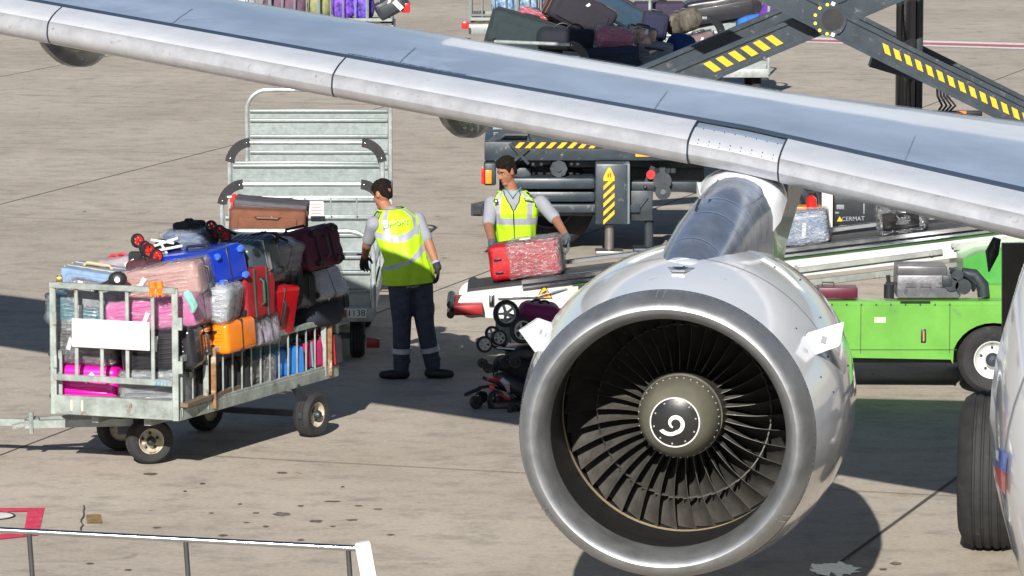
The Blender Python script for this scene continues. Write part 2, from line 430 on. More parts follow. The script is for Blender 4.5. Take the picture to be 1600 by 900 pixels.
for t in jts[1:5]:
    loft(bm, [[wpt(t+dt, s, z) for s, z in prof_off(SLP, .0125)] + [wpt(t+dt, s, z) for s, z in reversed(prof_off(SLP, .002))] for dt in (-.006, .006)])
obj('slat_joint_gap', bm, SEAM, wing)
# rivet rows on the fairing panel over the pylon
bm = B()
for row in ((.10,.140),(.052,.118),(.39,.186)):
    t = jts[1]+.05
    while t < jts[2]-.03:
        p = wpt(t, row[0], row[1]+.008); ball(bm, p, .004, 5); t += .085
obj('rivet_row', bm, SEAM, wing)
# panel lines on the upper surface
bm = B()
for t in (tx(560)-.2, tx(240), tx(1000), tx(1400)):
    for (s0, s1, ww) in ((.75, 1.9, .004),):
        loft(bm, [[wpt(t+dt, s, z+.003) for s, z in ((.75,.217),(1.2,.25),(1.9,.287))] for dt in (-ww, ww)], closed=False)
loft(bm, [[wpt(t, 3.75+ds, .298) for ds in (-.012,.012)] for t in ts], closed=False)
obj('panel_line', bm, M('faint_panel_line', (.2,.26,.36), .5), wing, smooth=0)
# stencilled warning, two lines along the seal
xx = -SPAN; yy = AFT*.97
for (txt, s, tt) in (('CAUTION  DO NOT WALK OUTSIDE THIS AREA OF THE WING', .86, tx(598)), ('NO STEP   NO STEP   LEADING EDGE DEVICE', .74, tx(592))):
    p = wpt(tt-.05, s, .212+(s-.68)*.072); x3 = Vector((xx.x, xx.y, -.098)); y3 = Vector((yy.x, yy.y, .04))
    m = facing(p+Vector((0,0,.004)), x3, y3) @ Matrix.Diagonal((.62, .95, 1, 1))
    lettering(txt, .055 if s < .8 else .06, m, M('stencil_ink', (.06,.09,.14), .6), wing, extrude=.001)
# flap track fairings
def canoe(t, s0, s1, w, drop):
    b = B(); rr = []; n = 12
    for i in range(n+1):
        q = i/n; s = s0+(s1-s0)*q; e = math.sin(PI*min(1, q*1.25)**.7*.5) if q < .8 else math.cos((q-.8)/.2*PI*.5)**.6
        e = max(e, .03); c = wpt(t, s, -.02)
        rr.append([c + LAT*math.cos(a)*w*e + UP*(math.sin(a)*(drop*e if math.sin(a) < 0 else .05)) for a in [2*PI*k/18 for k in range(18)]])
    loft(b, rr); return b
FAIR = M('dark_fairing_paint', (.17,.175,.18), .4, .2, var=.2, vs=4, coat=.25)
for (px, dr, wd_) in ((24, .44, .19), (660, .44, .19), (-520, .5, .15)):
    obj('flap_fairing', canoe(tx(px)+.1, 1.4, 4.9, wd_, dr), FAIR, wing)
# port wing, mirrored about the fuselage centreline
FYAW = R(25); FC = Vector((7.645, 28.4, 0)); FAFT = Vector((math.sin(FYAW), math.cos(FYAW), 0)); FLAT = Vector((math.cos(FYAW), -math.sin(FYAW), 0))
def mirror(p):
    d = (p-Vector((FC.x, FC.y, 0))).dot(FLAT); q = p - FLAT*2*d; return Vector((q.x, q.y, p.z))
bm = B(); loft(bm, [[mirror(wpt(t, s, z)) for s, z in AF_UP+AF_LO] for t in ts]); obj('wing', bm, WGREY, plane)

# --- fuselage
def station(s, r, zc, sz=1.0, n=64):   # s metres aft
    c = Vector((FC.x, FC.y, 0)) + FAFT*s + UP*zc
    return [c + FLAT*math.cos(2*PI*k/n)*r + UP*math.sin(2*PI*k/n)*r*sz for k in range(n)]
FUS = [(-12.2,.03,2.7),(-12.15,.25,2.7),(-11.95,.5,2.74),(-11.6,.78,2.80),(-11.1,1.05,2.9),(-10.5,1.32,3.04),(-9.8,1.5,3.12),(-9,1.66,3.2),(-8,1.8,3.28),(-7,1.88,3.32),(-5.6,1.93,3.35),(-4,1.95,3.35),(8,1.95,3.35),(10,1.9,3.4),(13,1.6,3.6),(16,1.1,4.0),(18.5,.55,4.4),(19.5,.15,4.55)]
bm = B(); loft(bm, [station(*x) for x in FUS]); fus = obj('fuselage', bm, WPAINT, plane)
# tail
def fin(pts, w, name):
    b = B(); rr = []
    for (p, c) in pts:
        p = Vector(p); rr.append([p + FAFT*q*c + w(q)*c for q in (0,.1,.3,.6,1.)] + [p + FAFT*q*c - w(q)*c for q in (.6,.3,.1)])
    loft(b, rr); return obj(name, b, WPAINT, plane)
def tpt(s, lat, z): return Vector((FC.x, FC.y, 0)) + FAFT*s + FLAT*lat + UP*z
thk = lambda q: {0:0,.1:.03,.3:.05,.6:.035,1.:0}[q]
fin([(tpt(11.5,0,5.2),6.0),(tpt(16.2,0,11.2),2.2)], lambda q: FLAT*thk(q), 'tail_fin')
fin([(tpt(14,.4,4.6),3.6),(tpt(17.2,6.2,5.2),1.4)], lambda q: UP*thk(q), 'tailplane')
fin([(tpt(14,-.4,4.6),3.6),(tpt(17.2,-6.2,5.2),1.4)], lambda q: UP*thk(q), 'tailplane')
# cabin windows, radome joint and cockpit glass
GLS = M('dark_glass', (.02,.025,.03), .05, var=.05, coat=1.)
for side in (-1, 1):
    for k in range(18):
        s = -6+k*.8; a = PI*.5+side*R(76); c = tpt(s, -side*0, 3.35)
        n = FLAT*side*-1*math.sin(R(76)) + UP*math.cos(R(76)); p = c+n*1.945
        b = B(); box(b, None, (.24, .34, .03), bev=.1, seg=3, mat=facing(p, FAFT, UP)); obj('cabin_window', b, GLS, fus)
bm = B()
for lat in (-.85, -.3, .3, .85):
    p = tpt(-10.55+abs(lat)*.5, lat, 3.98-abs(lat)*.22); box(bm, p, (.48, .03, .42), rot=(R(-38), 0, -FYAW-lat*.75), bev=.05)
obj('cockpit_window', bm, GLS, fus)
bm = B(); loft(bm, [[p+(p-tpt(-11.1,0,2.9)).normalized()*.0035 for p in station(-11.1+d, 1.05+d*.46, 2.9+d*.18)] for d in (-.012, .012)], cap=False)
obj('radome_joint', bm, M('radome_gap', (.3,.31,.33), .6), fus)
# small flag on the nose flank: white over blue over red
def flank(px, py):
    """point of the fuselage skin on a sight line"""
    d = ray(px, py); o = Vector((0,0,CAM_H)); best = None; t = 14.
    while t < 26:
        p = o+d*t; rel = p-Vector((FC.x,FC.y,0)); s = rel.dot(FAFT); lat = rel.dot(FLAT)
        for a, b in zip(FUS, FUS[1:]):
            if a[0] <= s <= b[0]:
                q = (s-a[0])/(b[0]-a[0]); r = a[1]+(b[1]-a[1])*q; zc = a[2]+(b[2]-a[2])*q
                if math.hypot(lat, p.z-zc) <= r: return p, (FLAT*lat+UP*(p.z-zc)).normalized()
        t += .004
    return None, None
def skin_patch(x0, y0, x1, y1, x2, y2, x3, y3, mat, name, par, off=.012, n=8):
    b = B(); g = []
    for i in range(n+1):
        row = []
        for j in range(n+1):
            u, v = i/n, j/n
            px = (x0*(1-u)+x1*u)*(1-v)+(x3*(1-u)+x2*u)*v; py = (y0*(1-u)+y1*u)*(1-v)+(y3*(1-u)+y2*u)*v
            p, nn = flank(px, py)
            row.append(b.verts.new(p+nn*off) if p else None)
        g.append(row)
    for i in range(n):
        for j in range(n):
            q = (g[i][j], g[i+1][j], g[i+1][j+1], g[i][j+1])
            if all(q): b.faces.new(q)
    return obj(name, b, mat, par)
flagw = skin_patch(1561,698, 1579,712, 1577,727, 1560,714, M('flag_blue', (.02,.12,.55), .3, coat=.5), 'flag_blue_band', fus)
skin_patch(1560,714, 1577,727, 1576,740, 1559,728, M('flag_blue', (.02,.12,.55), .3, coat=.5), 'flag_blue_band', fus)
skin_patch(1559,728, 1576,740, 1575,774, 1559,752, M('flag_red', (.6,.02,.03), .3, coat=.5), 'flag_red_band', fus)
skin_patch(1563,703, 1568,707, 1567,722, 1563,716, M('flag_white', (.75,.76,.8), .3, coat=.5), 'flag_shield', fus, .02, 3)

# --- engine
ENG = Matrix.Translation(INL) @ Matrix.Rotation(-PSI, 4, 'Z')      # local +Y aft
SQ = ENG @ Matrix.Diagonal((1,1,.975,1))
bm = B()
lathe(bm, [(.20,.925),(.5,.972),(.9,1.02),(1.3,1.045),(1.8,1.04),(2.4,.98),(3.0,.88),(3.4,.80),(3.4,.77),(2.6,.8)], SQ, 128)
cowl = obj('engine_cowling', bm, WPAINT, plane)
bm = B()
lathe(bm, [(.197,.925),(.14,.915),(.08,.897),(.03,.87),(.005,.845),(0,.825),(.008,.805),(.035,.783),(.08,.763),(.15,.745),(.24,.737)], SQ, 128)
obj('inlet_lip', bm, LIPM, cowl)
bm = B()
lathe(bm, [(.198,.928),(.198,.918)], SQ, 128); obj('lip_joint', bm, SEAM, cowl)
LINER = M('inlet_liner', (.022,.022,.022), .5, .3, var=.2, vs=6, bump=.15, bs=150)
bm = B(); lathe(bm, [(.243,.737),(.6,.748),(.955,.768)], SQ, 96); obj('inlet_liner', bm, LINER, cowl)
bm = B(); lathe(bm, [(.957,.768),(1.0,.772),(1.05,.774)], SQ, 96); obj('fan_case_ring', bm, M('abradable_ring', (.52,.42,.26), .6, var=.1, vs=12), cowl)
bm = B(); lathe(bm, [(1.052,.774),(1.55,.78),(1.6,.02)], SQ, 96); obj('fan_case', bm, M('fan_case_dark', (.02,.02,.022), .6, .3), cowl)
# rivet seams of the lip
bm = B()
for a in (R(92), R(214), R(-34)):
    for off in (-.022, .022):
        for q in range(9):
            y = .01+q*.022; r = [.86,.88,.893,.902,.909,.914,.918,.921,.924][q]+.001
            ball(bm, None, .0045, 6, mat=SQ @ Matrix.Translation((r*math.cos(a+off/.9), y, r*math.sin(a+off/.9))))
for k in range(140):
    a = 2*PI*k/140; ball(bm, None, .0022, 5, mat=SQ @ Matrix.Translation((.9235*math.cos(a), .17, .9235*math.sin(a))))
obj('lip_rivets', bm, M('rivet_metal', (.28,.28,.28), .4, .6), cowl)
# cowl panel seams
bm = B()
def cowlr(y):
    P = [(.20,.925),(.5,.972),(.9,1.02),(1.3,1.045),(1.8,1.04),(2.4,.98),(3.0,.88),(3.4,.80)]
    for a, b in zip(P, P[1:]):
        if a[0] <= y <= b[0]: q = (y-a[0])/(b[0]-a[0]); return a[1]+(b[1]-a[1])*q
    return .9
for yy_ in (1.02, 2.0):
    lathe(bm, [(yy_-.006, cowlr(yy_)+.0025), (yy_+.006, cowlr(yy_)+.0025)], SQ, 128)
for a in (R(8), R(172), R(270)):
    loft(bm, [[SQ @ Vector(((cowlr(y)+.003)*math.cos(a+d), y, (cowlr(y)+.003)*math.sin(a+d))) for y in (1.02,1.3,1.6,2.0,2.5,3.0)] for d in (-.004,.004)], closed=False)
obj('cowl_seams', bm, M('cowl_gap', (.16,.17,.19), .6), cowl)
bm = B()
for (a, y) in ((R(40),.62),(R(20),.55),(R(28),1.25),(R(36),1.3),(R(60),1.6),(R(12),.75),(R(50),1.8),(R(88),.75),(R(24),.9),(R(15),1.5)):
    ball(bm, None, (.007,.007,.007), 8, mat=SQ @ Matrix.Translation((cowlr(y)*math.cos(a), y, cowlr(y)*math.sin(a))))
obj('cowl_latch', bm, SEAM, cowl)
# little dark triangular vent on top of the cowl
bm = B(); c = SQ @ Vector((.02, .62, .989))
poly(bm, [c+LAT*-.085+AFT*.10, c+LAT*.085+AFT*.10, c+LAT*.04-AFT*.05, c-LAT*.04-AFT*.05], (0,0,.014)); vent = obj('vent_scoop', bm, PYLM, cowl)
bm = B(); poly(bm, [c+LAT*-.05+AFT*.065+UP*.017, c+LAT*.05+AFT*.065+UP*.017, c-AFT*.02+UP*.014], (0,0,.004)); obj('vent_opening', bm, SEAM, vent)
# strakes
def strake(c4, name='strake'):
    b = B(); v = [Vector(p) for p in c4]; nrm = (v[1]-v[0]).cross(v[2]-v[0]).normalized()*.018
    cen = sum(v, Vector())/4; rings = []
    poly(b, v, nrm); bmesh.ops.bevel(b, geom=b.edges[:], offset=.006, segments=2, affect='EDGES')
    o = obj(name, b, WPAINT, cowl)
    b = B(); box(b, None, (.045,.03,.012), mat=facing(cen+nrm*(-.3 if nrm.y > 0 else 1.3), v[1]-v[0], v[3]-v[0])); obj('strake_label', b, M('grey_decal', (.3,.31,.32), .5), o)
strake([at(868,505,29.75), at(843,556,29.45), at(813,515,29.35), at(841,496,29.7)])
strake([at(1250,563,28.85), at(1262,520,28.95), at(1320,502,29.1), at(1313,540,29.0)])

FANM = ENG @ Matrix.Translation((.0, .26, .01))
# fan
fan = obj('fan', (lambda b: (lathe(b, [(.62,.27),(.62,.262),(1.0,.31),(1.3,.32)], FANM, 64), b)[1])(B()), M('fan_hub', (.12,.115,.10), .4, .6, var=.15), plane)
TI = M('titanium_blade', (.115,.11,.10), .5, .4, var=.25, vs=8, spots=.15, spcol=(.4,.38,.34), sps=20)
NB = 38
def blade(theta, dark=False):
    b = B(); rr = []
    n = 9
    for i in range(n+1):
        q = i/n; r = .25+(.762-.25)*q; ch = .15+.10*math.sin(PI*min(1,q*.75)); be = R(10+36*q)
        lean = -.018*math.sin(PI*q)+.03*q*q
        up_, lo_ = [], []
        for j in range(7):
            w = j/6; th = .010*(1-q*.55)*math.sin(PI*(w*.9+.05)); cam_ = .022*math.sin(PI*w)
            ax = (w-.0)*ch*math.cos(be)+.02*q; tg = -w*ch*math.sin(be)
            nx, ny = math.sin(be), math.cos(be)
            up_.append((ax+nx*(cam_+th), tg+ny*(cam_+th)+lean)); lo_.append((ax+nx*(cam_-th), tg+ny*(cam_-th)+lean))
        ring = []
        for (ax, tg) in up_+lo_[::-1]:
            phi = theta + tg/max(r, .3); ring.append(FANM @ Vector((r*math.cos(phi), .74+ax, r*math.sin(phi))))
        rr.append(ring)
    loft(b, rr)
    # part-span shroud
    r = .56; ph = [theta+2*PI/NB*k for k in (-.5,-.25,0,.25,.5)]
    loft(b, [[FANM @ Vector((r*math.cos(p), .80+dy+.06*(k/4-.5), r*math.sin(p))) + (FANM.to_3x3() @ Vector((math.cos(p),0,math.sin(p))))*dr for (dy, dr) in ((0,-.004),(0,.004),(.045,.004),(.045,-.004))] for k, p in enumerate(ph)])
    return b
for k in range(NB):
    obj('fan_blade', blade(2*PI*k/NB), TI, fan, smooth=50)
SPM = M('spinner_paint', (.17,.165,.13), .36, .25, var=.12, vs=7, coat=.25)
bm = B(); SPP = [(.62,.262),(.55,.26),(.48,.245),(.42,.222),(.37,.195),(.34,.16)]
lathe(bm, SPP, FANM, 64); spn = obj('spinner', bm, SPM, fan)
bm = B(); lathe(bm, [(.339,.160),(.333,.158),(.333,.152),(.338,.150)], FANM, 64); obj('cap_ring', bm, M('cap_ring_white', (.7,.68,.62), .4), spn)
bm = B(); lathe(bm, [(.337,.151),(.328,.12),(.320,.08),(.316,.04),(.315,.001)], FANM, 64); obj('spinner_cap', bm, M('spinner_black', (.012,.012,.013), .25, coat=.3), spn)
bm = B()
for k in range(36):
    a = 2*PI*k/36+.05; ball(bm, None, .0055, 6, mat=FANM @ Matrix.Translation((.2555*math.cos(a), .53, .2555*math.sin(a))))
for k in range(10):
    a = 2*PI*k/10+.2; ball(bm, None, .0065, 6, mat=FANM @ Matrix.Translation((.135*math.cos(a), .331, .135*math.sin(a))))
obj('spinner_bolts', bm, M('bright_bolt', (.75,.74,.7), .3, .6), spn)
# white comma swirl on the cap
bm = B(); L_, R_2 = [], []
N_ = 34
for i in range(N_+1):
    q = i/N_; a = R(240)-q*R(395); rr_ = .028+.034*q; w = .0125*(.35+.65*min(1, q*3.2))
    if q > .82: rr_ += (q-.82)*.19
    cx, cz = .004, -.004
    y = .3085
    L_.append(FANM @ Vector((cx+math.cos(a)*(rr_-w), y, cz+math.sin(a)*(rr_-w)))); R_2.append(FANM @ Vector((cx+math.cos(a)*(rr_+w), y, cz+math.sin(a)*(rr_+w))))
n3 = FANM.to_3x3() @ Vector((0,.006,0))
loft(bm, [[a, b, b+n3, a+n3] for a, b in zip(L_, R_2)])
obj('spinner_swirl', bm, M('swirl_white', (.78,.74,.66), .45), spn)

# --- pylon
def pyl(c, hw, top, bot, n=12, sq=1.0):
    """arch section: rounded top, straight cheeks"""
    c = Vector(c); P = [c-LAT*hw+UP*(bot-c.z)]
    for k in range(n+1):
        a = PI-PI*k/n; P.append(Vector((c.x, c.y, 0)) + LAT*hw*math.cos(a) + UP*(top-hw*sq+hw*sq*math.sin(a)))
    P.append(c+LAT*hw+UP*(bot-c.z)); return P
p0 = at(1066, 404, 29.35); p1 = at(1149, 281, 30.85)
def pline(q): return p0+(p1-p0)*q
bm = B(); rr = []
for q, hw in ((-.02,.185),(.05,.20),(.25,.23),(.5,.245),(.75,.25),(1.0,.26)):
    c = pline(q); rr.append(pyl((c.x, c.y, c.z), hw, c.z+.02+.05*math.sin(PI*min(1, max(0,q))), max(c.z-.62, 2.32)))
loft(bm, rr); pylon = obj('pylon', bm, PYLM, plane, smooth=50)
bm = B()
for q in (.16, .44, .62, .8, .93):
    c = pline(q); hw = .195+.07*min(1,q*1.6)**.6
    rr = []
    for d in (-.006, .006):
        cc_ = pline(q+d/1.9); rr.append(pyl((cc_.x, cc_.y, cc_.z), hw+.002, cc_.z+.025+.05*math.sin(PI*q)+.003, max(cc_.z-.3, 2.34)))
    loft(bm, rr, closed=False)
obj('pylon_band', bm, M('pale_band', (.42,.5,.62), .3, .6), pylon)
bm = B()
c = pline(.55)+UP*.075; 
for d in (-.035, .035):
    box(bm, None, (.016, .24, .004), mat=facing(c+LAT*(-.06+d)+UP*-.016, LAT, (p1-p0).normalized()))
obj('pylon_latch', bm, SEAM, pylon)
# white root fairing at the foot of the pylon
bm = B(); c = SQ @ Vector((.02,.98,.985)); ball(bm, c+UP*-.02, (.13,.22,.07), 20); obj('pylon_foot_fairing', bm, WPAINT, pylon)
# white fairing between the metal pylon and the wing leading edge
bm = B(); rr = []
for (px, py, Y, hw, h) in ((1166,318,30.70,.07,.16),(1167,296,30.78,.16,.30),(1167,279,30.9,.23,.28),(1163,265,31.05,.29,.20),(1160,258,31.4,.31,.12)):
    c = at(px, py, Y); rr.append(pyl(c, hw, c.z, c.z-h, 14, .7))
loft(bm, rr); obj('pylon_fairing', bm, WPAINT, pylon, smooth=60)
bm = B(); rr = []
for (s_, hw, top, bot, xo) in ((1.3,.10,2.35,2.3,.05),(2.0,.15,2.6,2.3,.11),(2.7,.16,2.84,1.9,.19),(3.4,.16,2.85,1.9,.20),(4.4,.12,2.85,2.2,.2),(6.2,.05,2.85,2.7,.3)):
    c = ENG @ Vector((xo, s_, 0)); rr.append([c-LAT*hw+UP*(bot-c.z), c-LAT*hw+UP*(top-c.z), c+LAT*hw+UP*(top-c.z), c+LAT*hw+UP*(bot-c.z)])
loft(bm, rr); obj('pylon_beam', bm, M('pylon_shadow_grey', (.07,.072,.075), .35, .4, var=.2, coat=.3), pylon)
# exhaust
bm = B(); lathe(bm, [(2.6,.6),(3.6,.55),(4.4,.36),(4.4,.34),(3.8,.3),(4.9,.02)], ENG, 48); obj('exhaust_nozzle', bm, M('hot_metal', (.25,.22,.2), .4, .9), cowl)

# --- main gear
gear = thing_gear = None
GC = gp(1497, 855); tr, tw = .565, .42
def wheelset(c, name='main_wheel', par=plane):
    """c: ground contact centre of the tyre"""
    m = Matrix.Translation(Vector((c.x, c.y, tr))) @ Matrix.Rotation(-PSI, 4, 'Z') @ Matrix.Rotation(PI/2, 4, 'Z')
    b = B(); h = tw/2
    pr = [(-h+.03,.30),(-h+.005,.36),(-h,.44),(-h+.03,.51),(-h+.09,.548)]
    for gx in (-.09, -.03, .03, .09):
        pr += [(gx-.012,.563),(gx-.006,.550),(gx+.006,.550),(gx+.012,.563)]
    pr += [(h-.09,.548),(h-.03,.51),(h,.44),(h-.005,.36),(h-.03,.30)]
    lathe(b, pr, m, 64); o = obj(name, b, RUBBER, par)
    b = B(); lathe(b, [(-h+.04,.02),(-h+.05,.22),(-h+.02,.30),(h-.02,.30),(h-.05,.22),(h-.04,.02)], m, 40); obj('rim', b, M('gear_rim', (.5,.5,.5), .4, .5), o)
    return o
c1 = Vector((GC.x, GC.y, 0)) + LAT*.22 + AFT*.02; c2 = c1 + LAT*.72
wheelset(c1); wheelset(c2)
mid = (c1+c2)/2
bm = B(); tube(bm, [mid+UP*.56, mid+UP*1.2, mid+UP*1.9, mid+UP*2.9], [.075,.08,.13,.14], 16); tube(bm, [c1+UP*.56, c2+UP*.56], .07, 12)
tube(bm, [mid+UP*1.2-AFT*.05, mid+UP*2.7-AFT*1.2], .05, 10)
obj('gear_leg', bm, M('gear_paint', (.22,.23,.24), .4, .3, var=.2), plane)
bm = B(); a = at(1567, 600, 32.6); 
poly(bm, [at(1566,612,32.5), at(1566,380,32.3), at(1625,380,32.3), at(1625,612,32.5)], (0,.05,0)); obj('gear_door', bm, M('gear_door_dark', (.05,.05,.055), .4, var=.2), plane)
bm = B(); tube(bm, [at(1558,372,32.9), at(1550,395,32.9), at(1545,425,32.9)], [.03,.05,.005], 10); obj('hydraulic_line', bm, DARKST, plane)

# ================================================================== LUGGAGE
HANDLE = M('black_handle', (.018,.018,.02), .45)
def shell(bm, w, h, d, r, seg=4, puff=0., seed=0., freq=3.):
    box(bm, None, (w, d, h), bev=r, seg=seg, mat=Matrix.Identity(4))
    if puff > 0:
        bmesh.ops.subdivide_edges(bm, edges=[e for e in bm.edges if e.calc_length() > .07], cuts=3, use_grid_fill=True)
        bmesh.ops.subdivide_edges(bm, edges=[e for e in bm.edges if e.calc_length() > .07], cuts=1, use_grid_fill=True)
        for v in bm.verts:
            p = v.co; k = noise.noise(Vector((p.x*freq*3+seed, p.y*freq*3, p.z*freq*3)))+.5*noise.noise(Vector((p.x*freq*8+seed, p.y*freq*8, p.z*freq*8)))
            bul = (1-min(1, abs(p.x)/(w/2))**2)*(1-min(1, abs(p.z)/(h/2))**2)
            v.co = p + Vector((p.x/w, p.y/d*1.3, p.z/h)).normalized()*(k*puff+bul*puff*.7)
def bag(name, label, cat, loc, w, h, d, mat, style='hard', roll=0., yaw=0., pitch=0., wheels='L', wrap=False, group=None, trim=None, wheelmat=None, grip='T', stripes=True, seed=None, pocket=True):
    """w x h is the face towards local -Y, d the depth; roll turns it in that face's plane"""
    seed = seed if seed is not None else (loc[0]*13.7+loc[2]*7.1)
    root = bpy.data.objects.new(name, None); COL.objects.link(root); root.empty_display_size = .1
    rot = Matrix.Rotation(yaw, 4, 'Z') @ Matrix.Rotation(pitch, 4, 'X') @ Matrix.Rotation(-roll, 4, 'Y')
    Mx = Matrix.Translation(Vector(loc)) @ rot
    base = Mx @ Vector((0, 0, -h/2)); root.matrix_world = Matrix.Translation(base) @ rot; WM[root.name] = Matrix.Translation(base) @ rot
    loc3, q3, s3 = (Matrix.Translation(base) @ rot).decompose(); root.location = loc3; root.rotation_euler = q3.to_euler()
    root['label'] = label; root['category'] = cat
    if group: root['group'] = group
    C0 = Matrix.Translation((0, 0, h/2))
    def put(nm, b, m, par=root, sm=40):
        b.transform(C0); return obj(nm, b, m, par, world=False, smooth=sm)
    b = B()
    if style == 'hard':
        shell(b, w, h, d, min(w, h, d)*.17, 5)
        n = 6; 
        for side in (-1, 1):
            for k in range(n):
                if w >= h: z = (k-(n-1)/2)*h*.115; box(b, (0, side*(d/2+.001), z), (w*.72, .012, h*.045), bev=.005)
                else: x = (k-(n-1)/2)*w*.115; box(b, (x, side*(d/2+.001), 0), (w*.045, .012, h*.72), bev=.005)
        if stripes:
            for k in range(5):
                x = (k-2)*w*.13; box(b, (x, 0, h/2+.0005), (w*.04, d*.6, .010), bev=.004)
    elif style == 'soft':
        shell(b, w, h, d, min(w, h, d)*.15, 4, .013, seed, 3.5)
    elif style == 'duffel':
        shell(b, w, h, d, min(h, d)*.46, 6, .014, seed, 2.2)
    body = put('body', b, mat)
    trim = trim or HANDLE
    if style == 'hard':
        b = B(); box(b, (0, 0, 0), (w+.006, .018, h+.006), bev=.004, seg=1); put('zipper', b, trim, body)
    elif style == 'soft':
        if pocket: b = B(); box(b, (0, -d/2-.010, -h*.08), (w*.78, .03, h*.62), bev=.013, seg=3); put('front_pocket', b, mat)
        b = B()
        for yy_ in (-d*.22, d*.18):
            for (x0_, z0_, x1_, z1_) in ((-1,-1,1,-1),(1,-1,1,1),(1,1,-1,1),(-1,1,-1,-1)):
                e = .93
                bar(b, (x0_*w/2*e, yy_, z0_*(h/2+.004)*1.0), (x1_*w/2*e, yy_, z1_*(h/2+.004)), .012, .008) if z0_ == z1_ else bar(b, (x0_*(w/2+.006), yy_, z0_*h/2*e), (x1_*(w/2+.006), yy_, z1_*h/2*e), .008, .012, up=(1,0,0))
        put('zipper', b, trim, body)
    # handles
    def grip_on(face):
        b = B(); L = min(.24, (w if face in 'TF' else h)*.5)
        if face == 'T': pts = [(-L/2,0,h/2),(-L/2*.8,0,h/2+.028),(L/2*.8,0,h/2+.028),(L/2,0,h/2)]
        elif face == 'F': pts = [(-L/2,-d/2,h*.22),(-L/2*.8,-d/2-.035,h*.22),(L/2*.8,-d/2-.035,h*.22),(L/2,-d/2,h*.22)]
        elif face == 'R': pts = [(w/2,0,-L/2),(w/2+.028,0,-L/2*.8),(w/2+.028,0,L/2*.8),(w/2,0,L/2)]
        else: pts = [(-w/2,0,-L/2),(-w/2-.028,0,-L/2*.8),(-w/2-.028,0,L/2*.8),(-w/2,0,L/2)]
        tube(b, pts, .0115, 8); put('handle', b, trim)
    if style != 'duffel':
        for f in grip: grip_on(f)
    else:
        b = B()
        for sx in (-.16, .16): tube(b, arc((sx*w*.6, 0, h*.30), (1,0,0), (0,0,1), w*.15, 0, PI, 8), .011, 8)
        put('strap', b, trim)
    # wheels
    if wheels:
        for (sa, sb) in ((-1,-1),(-1,1),(1,-1),(1,1)):
            if wheels == 'L': c = (-w/2-.018, sa*d*.32, sb*h*.36)
            elif wheels == 'R': c = (w/2+.018, sa*d*.32, sb*h*.36)
            elif wheels == 'F': c = (sa*w*.38, -d/2-.02, sb*h*.36)
            elif wheels == 'T': c = (sa*w*.36, sb*d*.3, h/2+.018)
            else: c = (sa*w*.36, sb*d*.3, -h/2-.018)
            ax = (1,0,0) if wheels in 'BT' else (0,1,0)
            b = B(); a = Vector(c)-Vector(ax)*.011; e = Vector(c)+Vector(ax)*.011
            tube(b, [a, e], .027, 14); bar(b, Vector(c)*.93 if wheels not in 'F' else Vector(c)+Vector((0,.02,0)), c, .034, .034)
            put('wheel', b, wheelmat or HANDLE)
    rnd = random.Random(int(abs(seed)*1000))
    if rnd.random() < .6 and style != 'duffel':
        b = B(); x = rnd.uniform(-.3,.3)*w; z = rnd.uniform(-.1,.3)*h
        box(b, (x, -d/2-.018, z), (.035, .003, rnd.uniform(.08,.14)), rot=(0, rnd.uniform(-1,1), 0)); put('luggage_tag', b, WHITEP)
    if wrap:
        b = B(); shell(b, w+.03, h+.03, d+.03, min(w, h, d)*.2, 4, .012, seed+5, 4.5); put('plastic_wrap', b, film_mat('white_film', .40, .60) if wrap == 'white_film' else film_mat(), sm=60)
    return root

def hardc(n, c, r=.3): return plastic(n, c, r)
# ------------------------------------------------------------------ a small tyre, shared by the carts
def cart_wheel(par, c, r, w, axis, rimmat=CREAMRIM, name='wheel'):
    """c centre, axis = outward direction of the wheel"""
    ax = Vector(axis).normalized(); y = ax; x = y.cross(UP).normalized(); z = x.cross(y)
    m = Matrix((x, y, z)).transposed().to_4x4(); m.translation = Vector(c); h = w/2
    b = B(); pr = [(-h*.8,r*.55),(-h,r*.68),(-h,r*.86),(-h*.75,r*.96)]
    for g_ in (-.35, 0, .35): pr += [(g_*h*1.2-.006,r),(g_*h*1.2-.003,r-.007),(g_*h*1.2+.003,r-.007),(g_*h*1.2+.006,r)]
    pr += [(h*.75,r*.96),(h,r*.86),(h,r*.68),(h*.8,r*.55)]
    lathe(b, pr, m, 40); o = obj(name, b, RUBBER, par)
    b = B(); lathe(b, [(-h*.5,.01),(-h*.5,r*.5),(-h*.8,r*.58),(h*.82,r*.58),(h*.78,r*.52),(h*.35,r*.46),(h*.15,r*.36),(h*.3,r*.24),(h*.55,r*.2)], m, 32)
    obj('rim', b, rimmat, o)
    b = B(); lathe(b, [(h*.1,r*.2),(h*.9,r*.2),(h*1.15,r*.14),(h*1.2,.004)], m, 20); obj('hub', b, DARKST, o)
    b = B()
    for k in range(5):
        a = 2*PI*k/5+.3; ball(b, None, (.014,.014,.014), 6, mat=m @ Matrix.Translation((r*.33*math.cos(a), h*.2, r*.33*math.sin(a))))
    obj('wheel_nuts', b, DARKST, o)
    return o

